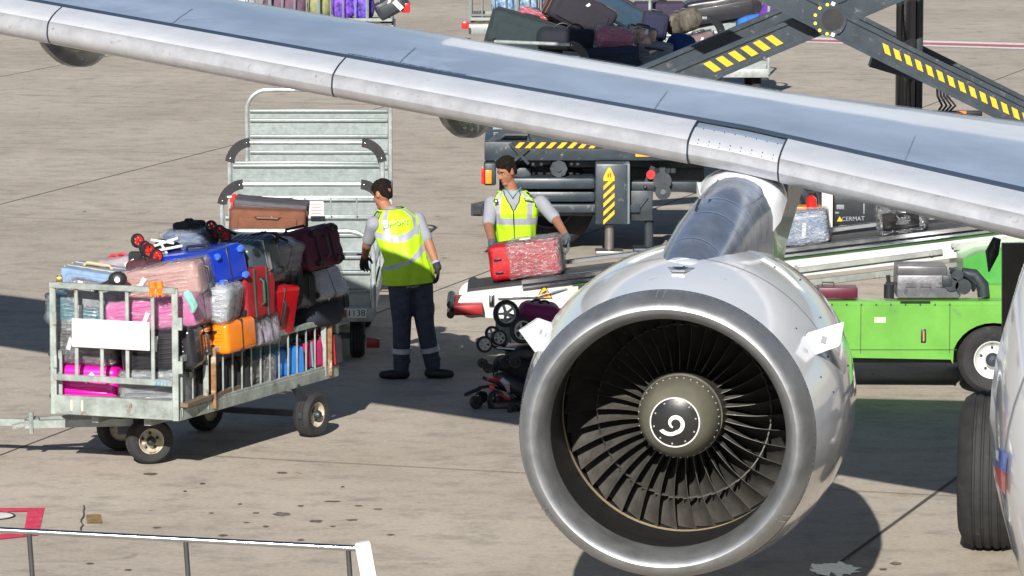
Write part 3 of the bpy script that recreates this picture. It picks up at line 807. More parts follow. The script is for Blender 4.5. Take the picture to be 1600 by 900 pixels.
# ================================================================== FRONT LUGGAGE TRAILER
FR = Vector((-2.607, 35.82, 0)); CA = R(22)
cu, cv = Vector((-math.cos(R(20)), math.sin(R(20)), 0)), Vector((math.sin(R(25.5)), math.cos(R(25.5)), 0)); CWD, CLN = 1.03, 2.68
def cp(a, b, z): return FR + cu*a + cv*b + UP*z
def cpx(px, py, b):
    """point of the trailer's cross plane b metres behind its front gate, on a sight line"""
    d = ray(px, py); o = Vector((0,0,CAM_H)); n = cv; t = (FR+cv*b-o).dot(n)/d.dot(n); return o+d*t
tr1 = thing('luggage_trailer', 'weathered galvanised luggage trailer with railed sides, nearest the camera, heaped with colourful suitcases', 'luggage cart', tuple(FR+cu*CWD/2+cv*CLN/2), -CA)
DZ = .56
bm = B(); box(bm, None, (CWD-.08, CLN-.08, .03), mat=facing(cp(CWD/2, CLN/2, DZ), -cu, cv)); obj('deck', bm, WOOD, tr1)
def beam(bm, a0, b0, z0_, a1, b1, z1_, w, h=None): bar(bm, cp(a0,b0,z0_), cp(a1,b1,z1_), w, h or w, bev=.004)
bm = B()
beam(bm, 0,0,.52, CWD,0,.52, .05,.15); beam(bm, 0,CLN,.5, CWD,CLN,.5, .05,.12)
beam(bm, 0,0.03,.48, 0,CLN,.48, .045,.09); beam(bm, CWD,0.03,.48, CWD,CLN,.48, .045,.09)
beam(bm, .3,.1,.42, .3,CLN-.1,.42, .06,.1); beam(bm, .75,.1,.42, .75,CLN-.1,.42, .06,.1)
obj('chassis', bm, GALVW, tr1)
# front gate: pixel columns of its bars, two rails, hinge ears
bm = B()
def az(px): return (265-px)/180.0*CWD
GZ0, GZ1 = .60, 1.475
for px in (265, 83): beam(bm, az(px),0,.44, az(px),0,GZ1, .055,.05)
beam(bm, az(268),-.012,GZ1-.015, az(80),-.012,GZ1-.015, .045,.045)
beam(bm, az(266),-.008,.735, az(84),-.008,.735, .04,.05)
for px in (118, 156, 194, 232): beam(bm, az(px),0,.735, az(px),0,GZ1-.03, .034,.03)
for z in (.86, 1.20): beam(bm, az(265)-.035,0,z-.05, az(265)-.035,0,z+.05, .03,.05); beam(bm, az(83)-.03,-.03,z-.05, az(83)-.03,-.03,z+.05, .02,.03)
gate = obj('front_gate', bm, GALVW, tr1)
bm = B(); a0_, a1_ = az(230), az(114); box(bm, None, (a1_-a0_, .225, .012), bev=.004, seg=1, mat=facing(cp((a0_+a1_)/2, -.03, 1.095), -cu, UP)); obj('blank_board', bm, M('blank_white_board', (.62,.62,.61), .5, var=.03), gate)
lettering('2211', .06, facing(cp(az(247), -.035, .735), -cu, UP), M('blue_stencil', (.12,.3,.55), .6), gate)
bm = B()
for px in (112, 128): box(bm, None, (.016,.085,.004), mat=facing(cp(az(px), -.028, .52), -cu, UP))
obj('reflective_tape', bm, M('faded_yellow_tape', (.6,.58,.42), .5), tr1)
# side fences
def fence(aa):
    bm = B(); beam(bm, aa,.05,.915, aa,CLN,.915, .04,.045); beam(bm, aa,.05,.525, aa,CLN,.525, .035,.045)
    for b_ in (.07, .48, .60, CLN-.22, CLN-.12): beam(bm, aa,b_,.46, aa,b_,.93, .045,.045)
    k = .17
    for q in (.27,): beam(bm, aa,q,.53, aa,q,.9, .014)
    n = 12
    for q in range(1, n): bb = .60+(CLN-.82)*q/n; tube(bm, [cp(aa,bb,.53), cp(aa,bb,.9)], .008, 6)
    return obj('side_fence', bm, GALVW, tr1)
fence(0); fence(CWD)
bm = B(); beam(bm, 0,CLN,.93, CWD,CLN,.93, .045); 
for q in range(0, 8): tube(bm, [cp(CWD*q/7,CLN,.53), cp(CWD*q/7,CLN,.93)], .012 if 0 < q < 7 else .024, 6)
tube(bm, [cp(0,CLN,.5), cp(0,CLN+.0,.97)], .024, 8); obj('rear_fence', bm, GALVW, tr1)
bm = B()
RUSTY = M('rusty_steel', (.24,.12,.05), .8, var=.4, vs=14, spots=.5, spcol=(.4,.36,.28))
bm.free()
for b_ in (.55, CLN-.17): bm = B(); beam(bm, -.028,b_,.46, -.028,b_,.94, .02,.04); obj('rusty_hinge_post', bm, RUSTY, tr1)
wr = .185
wf1 = gp(234, 724); wf2 = gp(188, 703); wr1 = gp(487, 682); wr2 = wr1 + cu*.95
fa = (Vector((-.1, -1, 0))).normalized()
ra = -cu
cart_wheel(tr1, Vector((wf1.x, wf1.y, wr)), wr, .15, Vector((.35,-1,0)))
cart_wheel(tr1, Vector((wf2.x, wf2.y, wr)), wr, .15, Vector((-.35,1,0)))
cart_wheel(tr1, Vector((wr1.x, wr1.y, wr)), wr, .15, Vector((1,-.62,0)))
cart_wheel(tr1, Vector((wr2.x, wr2.y, wr)), wr, .15, Vector((-1,.62,0)))
bm = B(); bar(bm, wf1+UP*wr, wf2+UP*wr, .05); bar(bm, wr1+UP*wr, wr2+UP*wr, .05)
bar(bm, (wf1+wf2)/2+UP*.2, (wf1+wf2)/2+UP*.4, .25); bar(bm, wr1+UP*.2, cp(.0,1.95,.45), .04,.07, up=cu); bar(bm, wr2+UP*.2, cp(CWD,1.95,.45), .04,.07, up=cu)
bar(bm, wr1+UP*.2+cv*-.2, wr1+cv*.25+UP*.2, .03,.05); obj('axle', bm, DARKST, tr1)
tb0 = (wf1+wf2)/2+UP*.30
tb1 = at(40, 660, 36.7); tb2 = at(-130, 655, 36.9)
bm = B(); bar(bm, tb0-Vector((0,.12,0)), tb1-Vector((0,.03,.01)), .05,.06); bar(bm, tb0+Vector((0,.22,0)), tb1+Vector((0,.06,0)), .05,.06); bar(bm, tb1, tb2, .05,.055)
box(bm, tb1, (.22,.12,.03), rot=(.1,-.25,.1)); tube(bm, [tb1+Vector((.05,-.05,-.08)), tb1+Vector((.05,-.05,.09))], .02, 8)
obj('drawbar', bm, GALVW, tr1)

G1 = 'suitcases and bags heaped on the nearest luggage trailer'
def fb(name, label, cat, px, py, b, w, h, d, mat, roll=0, yaw=0, pitch=0, **k):
    p = cpx(px, py, b+d/2); s = scl(p.y, p.z); det = cu.x*cv.y-cv.x*cu.y
    r = p-FR; a = (r.x*cv.y-cv.x*r.y)/det; amin = w/s/2+.04 if p.z < .93 else w/s*.28
    if a < amin:      # keep it inside the side fence: slide it back along the trailer
        q = FR+cu*amin; dr = ray(px, py); kk = dr.x/dr.y; bb = (kk*q.y-q.x)/(cv.x-kk*cv.y); bb = min(bb, CLN-d/2+.05); yy = (q+cv*bb).y; p = at(px, py, yy); s = scl(p.y, p.z)
    return bag(name, label, cat, p, w/s, h/s, d, mat, roll=R(roll), yaw=-CA*.55+R(yaw), pitch=R(pitch), group=G1, **k)
pink = plastic('hot_pink', (.8,.01,.36), .3)
fb('suitcase', 'hot pink hard suitcase lying at the very bottom behind the front gate', 'suitcase', 149, 594, .06, 106, 60, .62, pink, -1, wheels='L', stripes=False)
fb('suitcase', 'grey suitcase in clear plastic wrap beside the hot pink case behind the gate', 'suitcase', 254, 601, .06, 106, 60, .62, plastic('slate', (.16,.18,.2)), 2, wheels='R', wrap=True)
fb('suitcase', 'dark suitcase in shiny plastic wrap lying on top of the hot pink one', 'suitcase', 146, 527, .06, 104, 68, .6, plastic('graphite', (.06,.065,.07)), -3, wheels='L', wrap=True)
fb('suitcase', 'black hard case with a glossy rounded end under the pink wrapped bag', 'suitcase', 262, 541, .08, 122, 66, .6, plastic('black', (.02,.02,.026), .18), 6, wheels='', grip='R')
fb('suitcase', 'teal suitcase under crumpled wrap behind the top left of the gate', 'suitcase', 134, 480, .06, 96, 46, .55, plastic('teal', (.02,.17,.22)), -5, wheels='L', wrap=True)
fb('travel_bag', 'grey bag in milky plastic wrap below the top rail of the gate', 'bag', 165, 457, .10, 92, 42, .55, fabric('ash', (.22,.24,.27)), -8, wrap=True, style='soft', wheels='')
fb('travel_bag', 'navy bag with a beige and pale blue top at the left end of the heap', 'bag', 152, 431, .2, 92, 26, .5, fabric('navy_light', (.2,.3,.45)), -7, style='soft', wheels='', trim=M('beige_trim', (.55,.4,.22), .7))
fb('suitcase', 'long pink suitcase in cloudy wrap leaning up behind the gate', 'suitcase', 248, 486, .10, 150, 50, .5, plastic('candy_pink', (.62,.1,.36)), 8, wheels='L', wrap=True)
fb('suitcase', 'rose gold hard suitcase in plastic wrap slanting on top of the heap', 'suitcase', 256, 440, .22, 140, 54, .45, plastic('rose_gold', (.50,.27,.24), .25), 11, wheels='L', grip='R', wrap=True)
fb('suitcase', 'white suitcase in heavy plastic wrap beside the orange one', 'suitcase', 340, 470, .45, 56, 56, .4, plastic('milk', (.42,.5,.56)), -8, wheels='', wrap='white_film')
fb('suitcase', 'bright orange hard suitcase with black handles resting above the side fence', 'suitcase', 344, 524, .55, 80, 50, .5, plastic('orange', (.9,.22,.008), .22), 4, yaw=-12, wheels='', grip='FT', stripes=False)
fb('travel_bag', 'plaid shopping bag in plastic wrap tucked behind the orange suitcase', 'bag', 400, 516, .95, 42, 46, .35, M('plaid_cloth', (.35,.3,.4), .8, var=.8, vs=22, stretch=(1,1,.4)), 12, yaw=-20, style='soft', wheels='', wrap=True, grip='')
fb('suitcase', 'cobalt blue hard suitcase with blue wheels, on top of the heap', 'suitcase', 314, 418, .75, 122, 58, .45, plastic('cobalt', (.006,.035,.42), .2), 7, yaw=-25, pitch=8, wheels='R', grip='T', wheelmat=plastic('wheel_blue', (.05,.15,.6), .35), stripes=False)
fb('suitcase', 'red fabric suitcase with a dark green handle leaning beside the cobalt case', 'suitcase', 388, 456, 1.0, 50, 82, .42, fabric('red', (.27,.006,.016), .6), 4, yaw=-20, style='soft', wheels='', grip='R', trim=M('green_trim', (.02,.08,.06), .5))
fb('suitcase', 'charcoal suitcase with silver edging, standing highest in the middle of the heap', 'suitcase', 386, 406, 1.25, 82, 66, .4, plastic('charcoal', (.045,.065,.09), .35), 3, yaw=-25, pitch=14, wheels='R', grip='FR', trim=M('silver_edge', (.4,.42,.45), .3, .7))
fb('suitcase', 'smoky suitcase in clear wrap between the charcoal and the maroon case', 'suitcase', 436, 405, 1.45, 38, 56, .35, plastic('smoke', (.12,.12,.15)), -14, yaw=-20, wheels='', wrap=True)
fb('suitcase', 'large maroon suitcase with black corner patches, top right of the heap', 'suitcase', 470, 393, 1.65, 104, 66, .45, fabric('maroon', (.075,.004,.028), .55), 14, yaw=-25, pitch=4, style='soft', wheels='R', grip='FTR')
fb('suitcase', 'red hard suitcase standing on edge below the charcoal one', 'suitcase', 427, 484, 1.2, 36, 80, .4, plastic('scarlet', (.38,.004,.008), .25), -12, yaw=-25, wheels='F', grip='R')
fb('travel_bag', 'black holdall with buckles wedged under the maroon suitcase', 'bag', 452, 455, 1.55, 54, 52, .4, fabric('black', (.018,.018,.022)), 3, yaw=-20, style='soft', wheels='', grip='FT')
fb('suitcase', 'checked pale suitcase in clear wrap with black ring wheels at the right end', 'suitcase', 498, 447, 1.95, 52, 50, .4, plastic('checked_grey', (.32,.35,.42)), 24, yaw=-20, wheels='F', wrap=True)
fb('travel_bag', 'dark navy bag with a red strap lying along the rear top of the fence', 'bag', 486, 493, 1.9, 82, 42, .45, fabric('midnight', (.02,.024,.04)), 12, yaw=-30, style='duffel', wheels='', trim=M('red_strap', (.5,.02,.03), .6))
fb('travel_bag', 'crumpled blue denim bundle in plastic wrap behind the cobalt suitcase', 'bag', 298, 374, 1.35, 74, 30, .35, fabric('denim', (.06,.12,.26)), 3, yaw=-15, style='duffel', wheels='', wrap=True)
fb('backpack', 'red and grey backpack half under the folded stroller on the left', 'backpack', 186, 416, .75, 66, 30, .35, fabric('grey_red', (.33,.27,.31)), 10, style='duffel', wheels='', trim=M('red_strap', (.5,.02,.03), .6))
fb('travel_bag', 'black wheeled bag standing low behind the short front section of the side fence', 'bag', 300, 601, .12, 48, 54, .5, fabric('coal', (.025,.026,.03)), 0, yaw=-18, style='soft', wheels='B', grip='F')
fb('travel_bag', 'black bag deep inside the trailer behind the rusty hinge post', 'bag', 340, 590, .7, 62, 60, .5, fabric('pitch', (.02,.021,.026)), 4, yaw=-25, style='soft', wheels='')
fb('travel_bag', 'dark bag in crinkled wrap with white tags seen through the side fence', 'bag', 382, 582, 1.0, 56, 54, .45, fabric('dark_olive', (.05,.055,.05)), -4, yaw=-28, style='soft', wheels='', wrap=True)
fb('suitcase', 'sky blue suitcase seen through the bars of the side fence', 'suitcase', 430, 567, 1.35, 52, 48, .45, plastic('sky', (.03,.22,.68), .35), 5, yaw=-28, wheels='', grip='F')
fb('travel_bag', 'raspberry bag with a turquoise top seen through the side fence', 'bag', 464, 556, 1.72, 34, 42, .45, fabric('raspberry', (.45,.01,.1)), 5, yaw=-28, style='soft', wheels='', grip='T', trim=M('turquoise_trim', (.05,.35,.38), .5))
fb('travel_bag', 'black bag with a red cord at the rear inside the trailer', 'bag', 496, 548, 2.05, 44, 50, .4, fabric('soot', (.022,.022,.028)), 5, yaw=-28, style='soft', wheels='', trim=M('red_strap', (.5,.02,.03), .6))
for (px, py, bb, w, h, c, st_, lab) in ((296,352,1.5,34,14,(.03,.035,.045),'duffel','small charcoal pouch on top of the denim bundle'),(413,372,1.5,30,16,(.02,.02,.024),'duffel','black pouch between the charcoal and the smoky case'),
        (365,500,.9,30,30,(.022,.02,.03),'soft','small black bag in the gap beside the orange case'),(446,428,1.5,34,24,(.03,.03,.035),'soft','small dark case below the smoky one'),
        (520,470,2.1,30,26,(.02,.022,.03),'soft','small black bag poking out at the rear end of the heap'),(225,415,.5,40,20,(.08,.02,.03),'duffel','dark red pouch under the left folded stroller'),
        (276,500,.3,60,24,(.03,.03,.035),'duffel','flat black bag between the pink and the black case'),(402,548,1.1,36,26,(.03,.1,.12),'soft','small petrol bag just under the top bar of the side fence')):
    fb('travel_bag', lab, 'bag', px, py, bb, w, h, .25, fabric('pouch%d' % px, c), 5, yaw=-20, style=st_, wheels='')
# bags filling the middle of the trailer
for i, (a, b_, z, w, h, col, lab) in enumerate([(.5,1.1,.78,.8,.36,(.05,.06,.09),'dark blue suitcase buried in the core of the heap under the red fabric one'),
        (.5,1.85,.76,.8,.34,(.05,.05,.05),'dark grey suitcase buried at the bottom rear of the heap'), (.62,1.05,1.1,.7,.3,(.08,.07,.09),'plum grey suitcase buried beneath the cobalt one'),
        (.6,1.8,1.08,.7,.28,(.04,.05,.05),'green black suitcase buried beneath the maroon one'), (.6,1.2,1.36,.6,.2,(.05,.03,.04),'brown black bag buried beneath the denim bundle')]):
    p = cp(a, b_, z); bag('suitcase', lab, 'suitcase', p, w, h, .62, plastic('core%d' % i, col), yaw=-CA, group=G1, wheels='')
# tissue-green scarf tied round the pink case
bm = B(); p = cpx(297, 474, .06)
tube(bm, [p+Vector((-.03,0,.09)), p+Vector((0,-.02,.04)), p+Vector((.03,-.01,-.02)), p+Vector((.02,-.01,-.07))], [.03,.04,.035,.015], 8)
tag(obj('scarf', bm, fabric('mint', (.25,.55,.48)), None), 'mint green scarf tied over the pink wrapped suitcase', 'scarf')
# orange work gloves hooked on the gate and a brass padlock
gl_ = thing('work_gloves', 'pair of orange work gloves stuffed over the top rail of the gate', 'gloves', tuple(cpx(249, 450, -.03)))
for k, (x, r0) in enumerate(((238, 12), (249, -6))):
    p = cpx(x, 450, -.035); bm = B()
    tube(bm, [p+Vector((0,0,.05)), p+Vector((.004,-.008,0)), p+Vector((.008,-.004,-.035))], [.026,.032,.02], 10)
    for f in range(4): tube(bm, [p+Vector((-.02+f*.014,-.012,-.02)), p+Vector((-.024+f*.016,-.02,-.055-(f%2)*.012))], [.009,.006], 6)
    obj('glove', bm, fabric('safety_orange', (.95,.2,.01), .6), gl_)
bm = B(); p = cpx(93, 437, 0); box(bm, p, (.05,.03,.045), bev=.006); tube(bm, arc(p+Vector((0,0,.022)), (1,0,0), (0,0,1), .017, 0, PI, 8), .005, 6)
tag(obj('padlock', bm, M('brass', (.5,.32,.1), .3, .9), None), 'brass padlock standing on the top left corner of the gate', 'padlock')
# long black umbrella with a white ringed end, lying along the gate top
um = thing('umbrella', 'folded black umbrella with a white ring on its end, lying on the gate rail', 'umbrella', tuple(cpx(170, 437, -.02)))
a, b_ = cpx(150, 452, -.05), cpx(184, 436, -.02)
bm = B(); tube(bm, [a+Vector((0,0,-.03)), a, (a+b_)/2, b_], [.014,.026,.026,.034], 10); obj('canopy', bm, fabric('umbrella', (.015,.015,.018)), um)
bm = B(); ball(bm, b_, (.075,.05,.06), 14); obj('knob', bm, BLACKP, um)
bm = B(); tube(bm, [b_+Vector((0,-.048,0)), b_+Vector((0,-.053,0))], .022, 14); obj('ring', bm, WHITEP, um)

# strollers folded on the heap
def stroller_wheel(par, c, r, ax, mat=RUBBER, hub=RED, spokes=0, w=.035):
    ax = Vector(ax).normalized(); x = ax.cross(UP).normalized(); z = x.cross(ax); m = Matrix((x, ax, z)).transposed().to_4x4(); m.translation = Vector(c)
    b = B(); lathe(b, [(-w/2,r*.72),(-w/2,r*.92),(-w*.25,r),(w*.25,r),(w/2,r*.92),(w/2,r*.72),(-w/2,r*.72)], m, 28); o = obj('wheel', b, mat, par)
    b = B(); lathe(b, [(-w*.4,r*.72),(w*.4,r*.72),(w*.4,r*.64),(-w*.4,r*.64),(-w*.4,r*.72)], m, 28); lathe(b, [(-w*.45,.004),(-w*.45,r*.2),(w*.45,r*.2),(w*.45,.004)], m, 16)
    for k in range(spokes or 5):
        a = 2*PI*k/(spokes or 5); bar(b, m @ Vector((r*.1*math.cos(a), 0, r*.1*math.sin(a))), m @ Vector((r*.68*math.cos(a), 0, r*.68*math.sin(a))), w*.5, r*.17, up=ax)
    obj('wheel_hub', b, hub, o); return o
st = thing('folded_stroller', 'folded black stroller with white tubes and red hubs on the left top of the heap', 'stroller', tuple(cpx(235, 395, .9)))
for (px, py, dd, r) in ((215,376,.9,.058),(226,386,.85,.052),(232,392,.8,.062),(244,400,.75,.058)):
    stroller_wheel(st, cpx(px, py, dd), r, (.55,-.8,.2), BLACKP, RED)
bm = B(); 
for (a, b_) in (((236,375),(272,380)),((240,385),(278,372)),((245,392),(285,384)),((250,378),(262,398))): tube(bm, [cpx(*a, .95), cpx(*b_, 1.0)], .011, 8)
obj('frame', bm, M('white_tube', (.7,.72,.7), .3), st)
bm = B(); box(bm, cpx(262, 385, 1.08), (.2,.16,.09), bev=.03, rot=(0,.2,0)); box(bm, cpx(212,402,.8), (.11,.1,.09), bev=.02); obj('seat_fabric', bm, fabric('black', (.018,.018,.022)), st)
st = thing('folded_stroller', 'folded black stroller whose red hubbed wheels stick up below the brown suitcase', 'stroller', tuple(cpx(340, 362, 1.5)))
for (px, py, dd) in ((330,354,1.5),(343,361,1.45),(352,369,1.4),(336,366,1.55)): stroller_wheel(st, cpx(px, py, dd), .052, (.5,-.8,.3), BLACKP, RED)
bm = B(); tube(bm, [cpx(335,358,1.5), cpx(375,380,1.6)], .012, 8); tube(bm, [cpx(345,355,1.6), cpx(380,372,1.7)], .012, 8); box(bm, cpx(365, 376, 1.7), (.2,.2,.08), bev=.03); obj('frame', bm, BLACKP, st)
bm = B(); p = cpx(203, 412, .6); box(bm, None, (.085,.045,.003), mat=facing(p, (1,0,.5), (0,.3,1))); tag(obj('luggage_tag', bm, WHITEP, None), 'white paper baggage label stuck on the red and grey backpack', 'label')

# ================================================================== CARTS BEHIND
def end_panel(par, xc, Y, w, zt, zs, dark=False, guards=True, number=None, z_lo=.5, gap=False, name='end_panel'):
    """arched tube with ribbed sheet; xc centre, zt arch top, zs sheet top"""
    bm = B(); r = .22; x0, x1 = xc-w/2, xc+w/2
    pts = [(x0, Y, z_lo-.08), (x0, Y, zt-r)] + arc((x0+r, Y, zt-r), (-1,0,0), (0,0,1), r, 0, PI/2, 7)[1:] + arc((x1-r, Y, zt-r), (0,0,1), (1,0,0), r, 0, PI/2, 7) + [(x1, Y, z_lo-.08)]
    tube(bm, pts, .024, 10); fr = obj(name, bm, GALV, par)
    bm = B(); z = z_lo
    while z < zs-.02:
        h = min(.17, zs-z); box(bm, (xc, Y+.03, z+h/2), (w-.06, .012, h-.006)); box(bm, (xc, Y+.012, z+h-.018), (w-.06, .04, .03), bev=.006); z += h
    obj('ribbed_sheet', bm, GALVL, fr)
    if gap:
        bm = B()
        for k in range(1, 6): tube(bm, [(x0+w*k/6, Y+.01, zs), (x0+w*k/6, Y+.01, zs+.22)], .008, 6)
        tube(bm, [(x0, Y+.01, zs+.22), (x1, Y+.01, zs+.22)], .014, 8); obj('window_bars', bm, GALV, fr)
    if guards:
        for sx in (-1, 1):
            c = Vector((xc+sx*(w/2-r), Y, zt-r)); bm = B(); rr = []
            for k in range(8):
                a = R(8)+R(78)*k/7; dirv = Vector((sx*math.cos(a), 0, math.sin(a)))
                rr.append([c+dirv*(r-.045)+Vector((0,-.036,0)), c+dirv*(r+.045)+Vector((0,-.036,0)), c+dirv*(r+.045)+Vector((0,.03,0)), c+dirv*(r-.045)+Vector((0,.03,0))])
            loft(bm, rr); g_ = obj('corner_guard', bm, BLACKP, fr)
            bm = B()
            for a in (R(16), R(78)): ball(bm, c+Vector((sx*math.cos(a)*r, -.038, math.sin(a)*r)), (.009,.005,.009), 6)
            obj('guard_bolts', bm, CHROME, g_)
    return fr
def cart(label, xc, Y0, Y1, w, zf, zr, sf, sr, gf, gr, rz=0., wheels=True, side=.85):
    t = thing('luggage_cart', label, 'luggage cart', (xc, (Y0+Y1)/2, 0), rz, 'galvanised carts with arched ends')
    W0 = WM[t.name]; WM[t.name] = Matrix.Translation((xc, (Y0+Y1)/2, 0))   # build unrotated, the Empty turns it
    bm = B(); box(bm, (xc, (Y0+Y1)/2, .5), (w-.04, Y1-Y0, .04)); obj('deck', bm, GALVL, t)
    bm = B()
    for sx in (-1, 1): box(bm, (xc+sx*(w/2-.02), (Y0+Y1)/2, .46), (.05, Y1-Y0, .12), bev=.008)
    for yy_ in (Y0, Y1): box(bm, (xc, yy_, .44), (w, .05, .13), bev=.008)
    obj('chassis', bm, GALV, t)
    end_panel(t, xc, Y0, w, zf, sf, guards=gf, gap=False, name='front_panel'); end_panel(t, xc, Y1, w, zr, sr, guards=gr, name='rear_panel')
    bm = B()
    tube(bm, [(xc+w/2, Y0, side), (xc+w/2, Y1, side)], .02, 8); tube(bm, [(xc-w/2, Y0, side), (xc-w/2, Y1, side)], .02, 8)
    obj('side_rail', bm, GALV, t)
    if wheels:
        for sx in (-1, 1):
            for yy_ in (Y0+.35, Y1-.5): cart_wheel(t, (xc+sx*(w/2-.16), yy_, .19), .19, .13, (sx, 0, 0))
        bm = B()
        for yy_ in (Y0+.35, Y1-.5): box(bm, (xc, yy_, .2), (w-.3, .05, .05)); box(bm, (xc, yy_, .33), (.3, .12, .22))
        obj('axle', bm, DARKST, t)
    WM[t.name] = Matrix.Translation((xc, (Y0+Y1)/2, 0)) if not rz else W0
    return t
cA = cart('galvanised cart numbered 1138 behind the nearest trailer, the bending worker at its side', -2.03, 42.0, 44.9, 1.55, 1.2, 1.32, .98, 1.02, False, True)
cB = cart('empty galvanised cart hitched behind the numbered one, with tall ribbed end panels', -2.06, 46.5, 49.6, 1.53, 1.57, 1.83, 1.38, 1.62, True, False)
fp = [o for o in cA.children if o.name.startswith('front_panel')][0]
x_ = at(554, 490, 41.94)
bm = B(); box(bm, (x_.x, 41.965, x_.z), (.215, .012, .085), bev=.004, seg=1); sg = obj('number_plate', bm, M('plate_white', (.72,.72,.7), .5), fp)
lettering('1138', .082, facing((x_.x+.015, 41.957, x_.z), (1,0,0), UP), BLACKP, sg)
bm = B(); box(bm, (-1.75, 41.95, .455), (.5, .02, .07)); obj('rear_reflector', bm, M('dull_red_strip', (.3,.05,.04), .5), fp)
bm = B(); box(bm, (-1.85, 41.95, .36), (.42, .02, .05)); obj('pale_strip', bm, WHITEP, fp)
bm = B(); p = at(583, 536, 41.93); box(bm, p, (.12,.06,.085), bev=.01); obj('tail_lamp', bm, M('dark_red_lamp', (.25,.01,.01), .3), fp)
bm = B()
for k in range(4): tube(bm, [(-2.0+k*.25, 44.85, 1.02), (-2.0+k*.25, 44.85, 1.2)], .008, 6)
tube(bm, [(-2.75, 44.85, 1.2), (-1.25, 44.85, 1.2)], .014, 8)
obj('window_bars', bm, GALV, [o for o in cA.children if o.name.startswith('rear_panel')][0])
bm = B(); p = at(494, 326, 44.8); box(bm, p, (.14,.004,.14)); pl = obj('instruction_plate', bm, WHITEP, [o for o in cA.children if o.name.startswith('rear_panel')][0])
bm = B(); 
for k in range(4): box(bm, p+Vector((0,-.004,.045-k*.03)), (.11-.02*(k%2),.003,.01))
obj('plate_text_lines', bm, M('pale_red_paint2', (.55,.2,.22), .6), pl)
# bags in the numbered cart
G2 = 'bags in the numbered galvanised cart'
bag('suitcase', 'large brown suitcase with a charcoal upper half on top of the numbered cart', 'suitcase', at(420, 345, 43.0), .70, .25, .5, fabric('brown', (.17,.062,.032), .75), 'soft', roll=R(-2), wheels='', grip='F', group=G2, trim=M('brown_trim', (.1,.04,.025), .5))
bag('suitcase', 'charcoal suitcase lying flat on top of the brown one', 'suitcase', at(424, 323, 43.25), .68, .13, .5, fabric('charcoal', (.09,.085,.10), .7), 'soft', roll=R(-5), wheels='L', grip='', group=G2, wheelmat=M('red_wheel', (.6,.02,.02), .4))
bag('suitcase', 'dark suitcase underneath the brown one in the numbered cart', 'suitcase', (-2.35, 43.1, .80), .8, .45, .6, plastic('core9', (.04,.045,.055)), wheels='', group=G2)
bag('travel_bag', 'crumpled blue bag low in the numbered cart beside the worker', 'bag', at(566, 413, 42.5), .22, .12, .3, fabric('azure', (.03,.2,.55)), 'soft', wheels='', group=G2)
bag('suitcase', 'black suitcase at the bottom of the numbered cart', 'suitcase', (-1.65, 43.0, .69), .6, .3, .9, plastic('core8', (.03,.032,.036)), wheels='', group=G2)
bm = B(); box(bm, None, (.09,.07,.004), mat=facing(at(527, 404, 42.3), (1,0,-.1), (0,.4,1))); tag(obj('paper_tag', bm, WHITEP, None), 'white paper tag hanging over the front panel of the numbered cart', 'label')

# ------------------------------------------------------------------ carts at the far side
def railed_cart(label, x0, x1, Y, w=1.5):
    t = thing('railed_cart', label, 'luggage cart', ((x0+x1)/2, Y+w/2, 0), 0, 'far railed carts')
    bm = B(); box(bm, ((x0+x1)/2, Y+w/2, .62), (x1-x0, w, .04)); obj('deck', bm, WOOD, t)
    bm = B()
    for yy_ in (Y, Y+w): box(bm, ((x0+x1)/2, yy_, .53), (x1-x0, .06, .16), bev=.01)
    for xx_ in (x0, x1): box(bm, (xx_, Y+w/2, .53), (.06, w, .16), bev=.01)
    obj('chassis', bm, GALVL, t)
    for yy_, nm in ((Y, 'side_fence'), (Y+w, 'side_fence')):
        bm = B(); n = int((x1-x0)/.19)
        for k in range(n+1): tube(bm, [(x0+(x1-x0)*k/n, yy_, .68), (x0+(x1-x0)*k/n, yy_, 1.35)], .028 if k % 4 == 0 else .011, 6)
        for z in (.70, 1.35): box(bm, ((x0+x1)/2, yy_, z), (x1-x0, .05, .05))
        obj(nm, bm, GALVL, t)
    bm = B()
    for xx_ in (x0, x1):
        for k in range(9): tube(bm, [(xx_, Y+w*k/8, .68), (xx_, Y+w*k/8, 1.6)], .02 if k in (0, 8) else .011, 6)
        box(bm, (xx_, Y+w/2, 1.6), (.05, w, .05))
    obj('end_fence', bm, GALVL, t)
    for xx_ in (x0+.5, x1-.5):
        for yy_ in (Y+.2, Y+w-.2): cart_wheel(t, (xx_, yy_, .22), .22, .14, (0, -1 if yy_ < Y+1 else 1, 0))
    return t
YB = 76.0
def X_at(px, Y): return at(px, 50, Y).x
tA = railed_cart('pale railed cart at the far left above the wing, carrying bags in a row', X_at(270, YB), X_at(612, YB), YB)
G3 = 'bags in the far railed carts'
for (px, w, col, st_, lab) in ((292,24,(.3,.17,.06),'duffel','small tan bag at the left end of the far railed cart'),(322,32,(.42,.25,.09),'duffel','sandy brown bag beside the corner post of the far railed cart'),
        (372,56,(.5,.5,.5),'duffel','grey white sack in the middle of the far railed cart'),(445,70,(.12,.07,.11),'duffel','mauve bag near the middle of the far railed cart'),(500,40,(.25,.26,.12),'duffel','olive bag between the mauve and violet ones on the far railed cart'),
        (536,38,(.16,.07,.5),'duffel','violet patterned bag on the far railed cart, left of the other violet one'),(568,34,(.14,.08,.55),'duffel','violet blue patterned bag at the right end of the far railed cart')):
    s = scl(YB); bag('travel_bag', lab, 'bag', (X_at(px, YB+.4), YB+.45, .64+.24), w/s, .46, .5, M('bagcloth_'+lab[:9], col, .8, var=.7 if col[2] > .4 else .2, vs=11), st_, wheels='', group=G3)
bag('suitcase', 'black suitcase with a white tag propped against the right end of the far railed cart', 'suitcase', at(612, 8, YB+.2), .52, .3, .5, plastic('black2', (.02,.025,.035), .4), 'soft', roll=R(30), wheels='', group=G3)
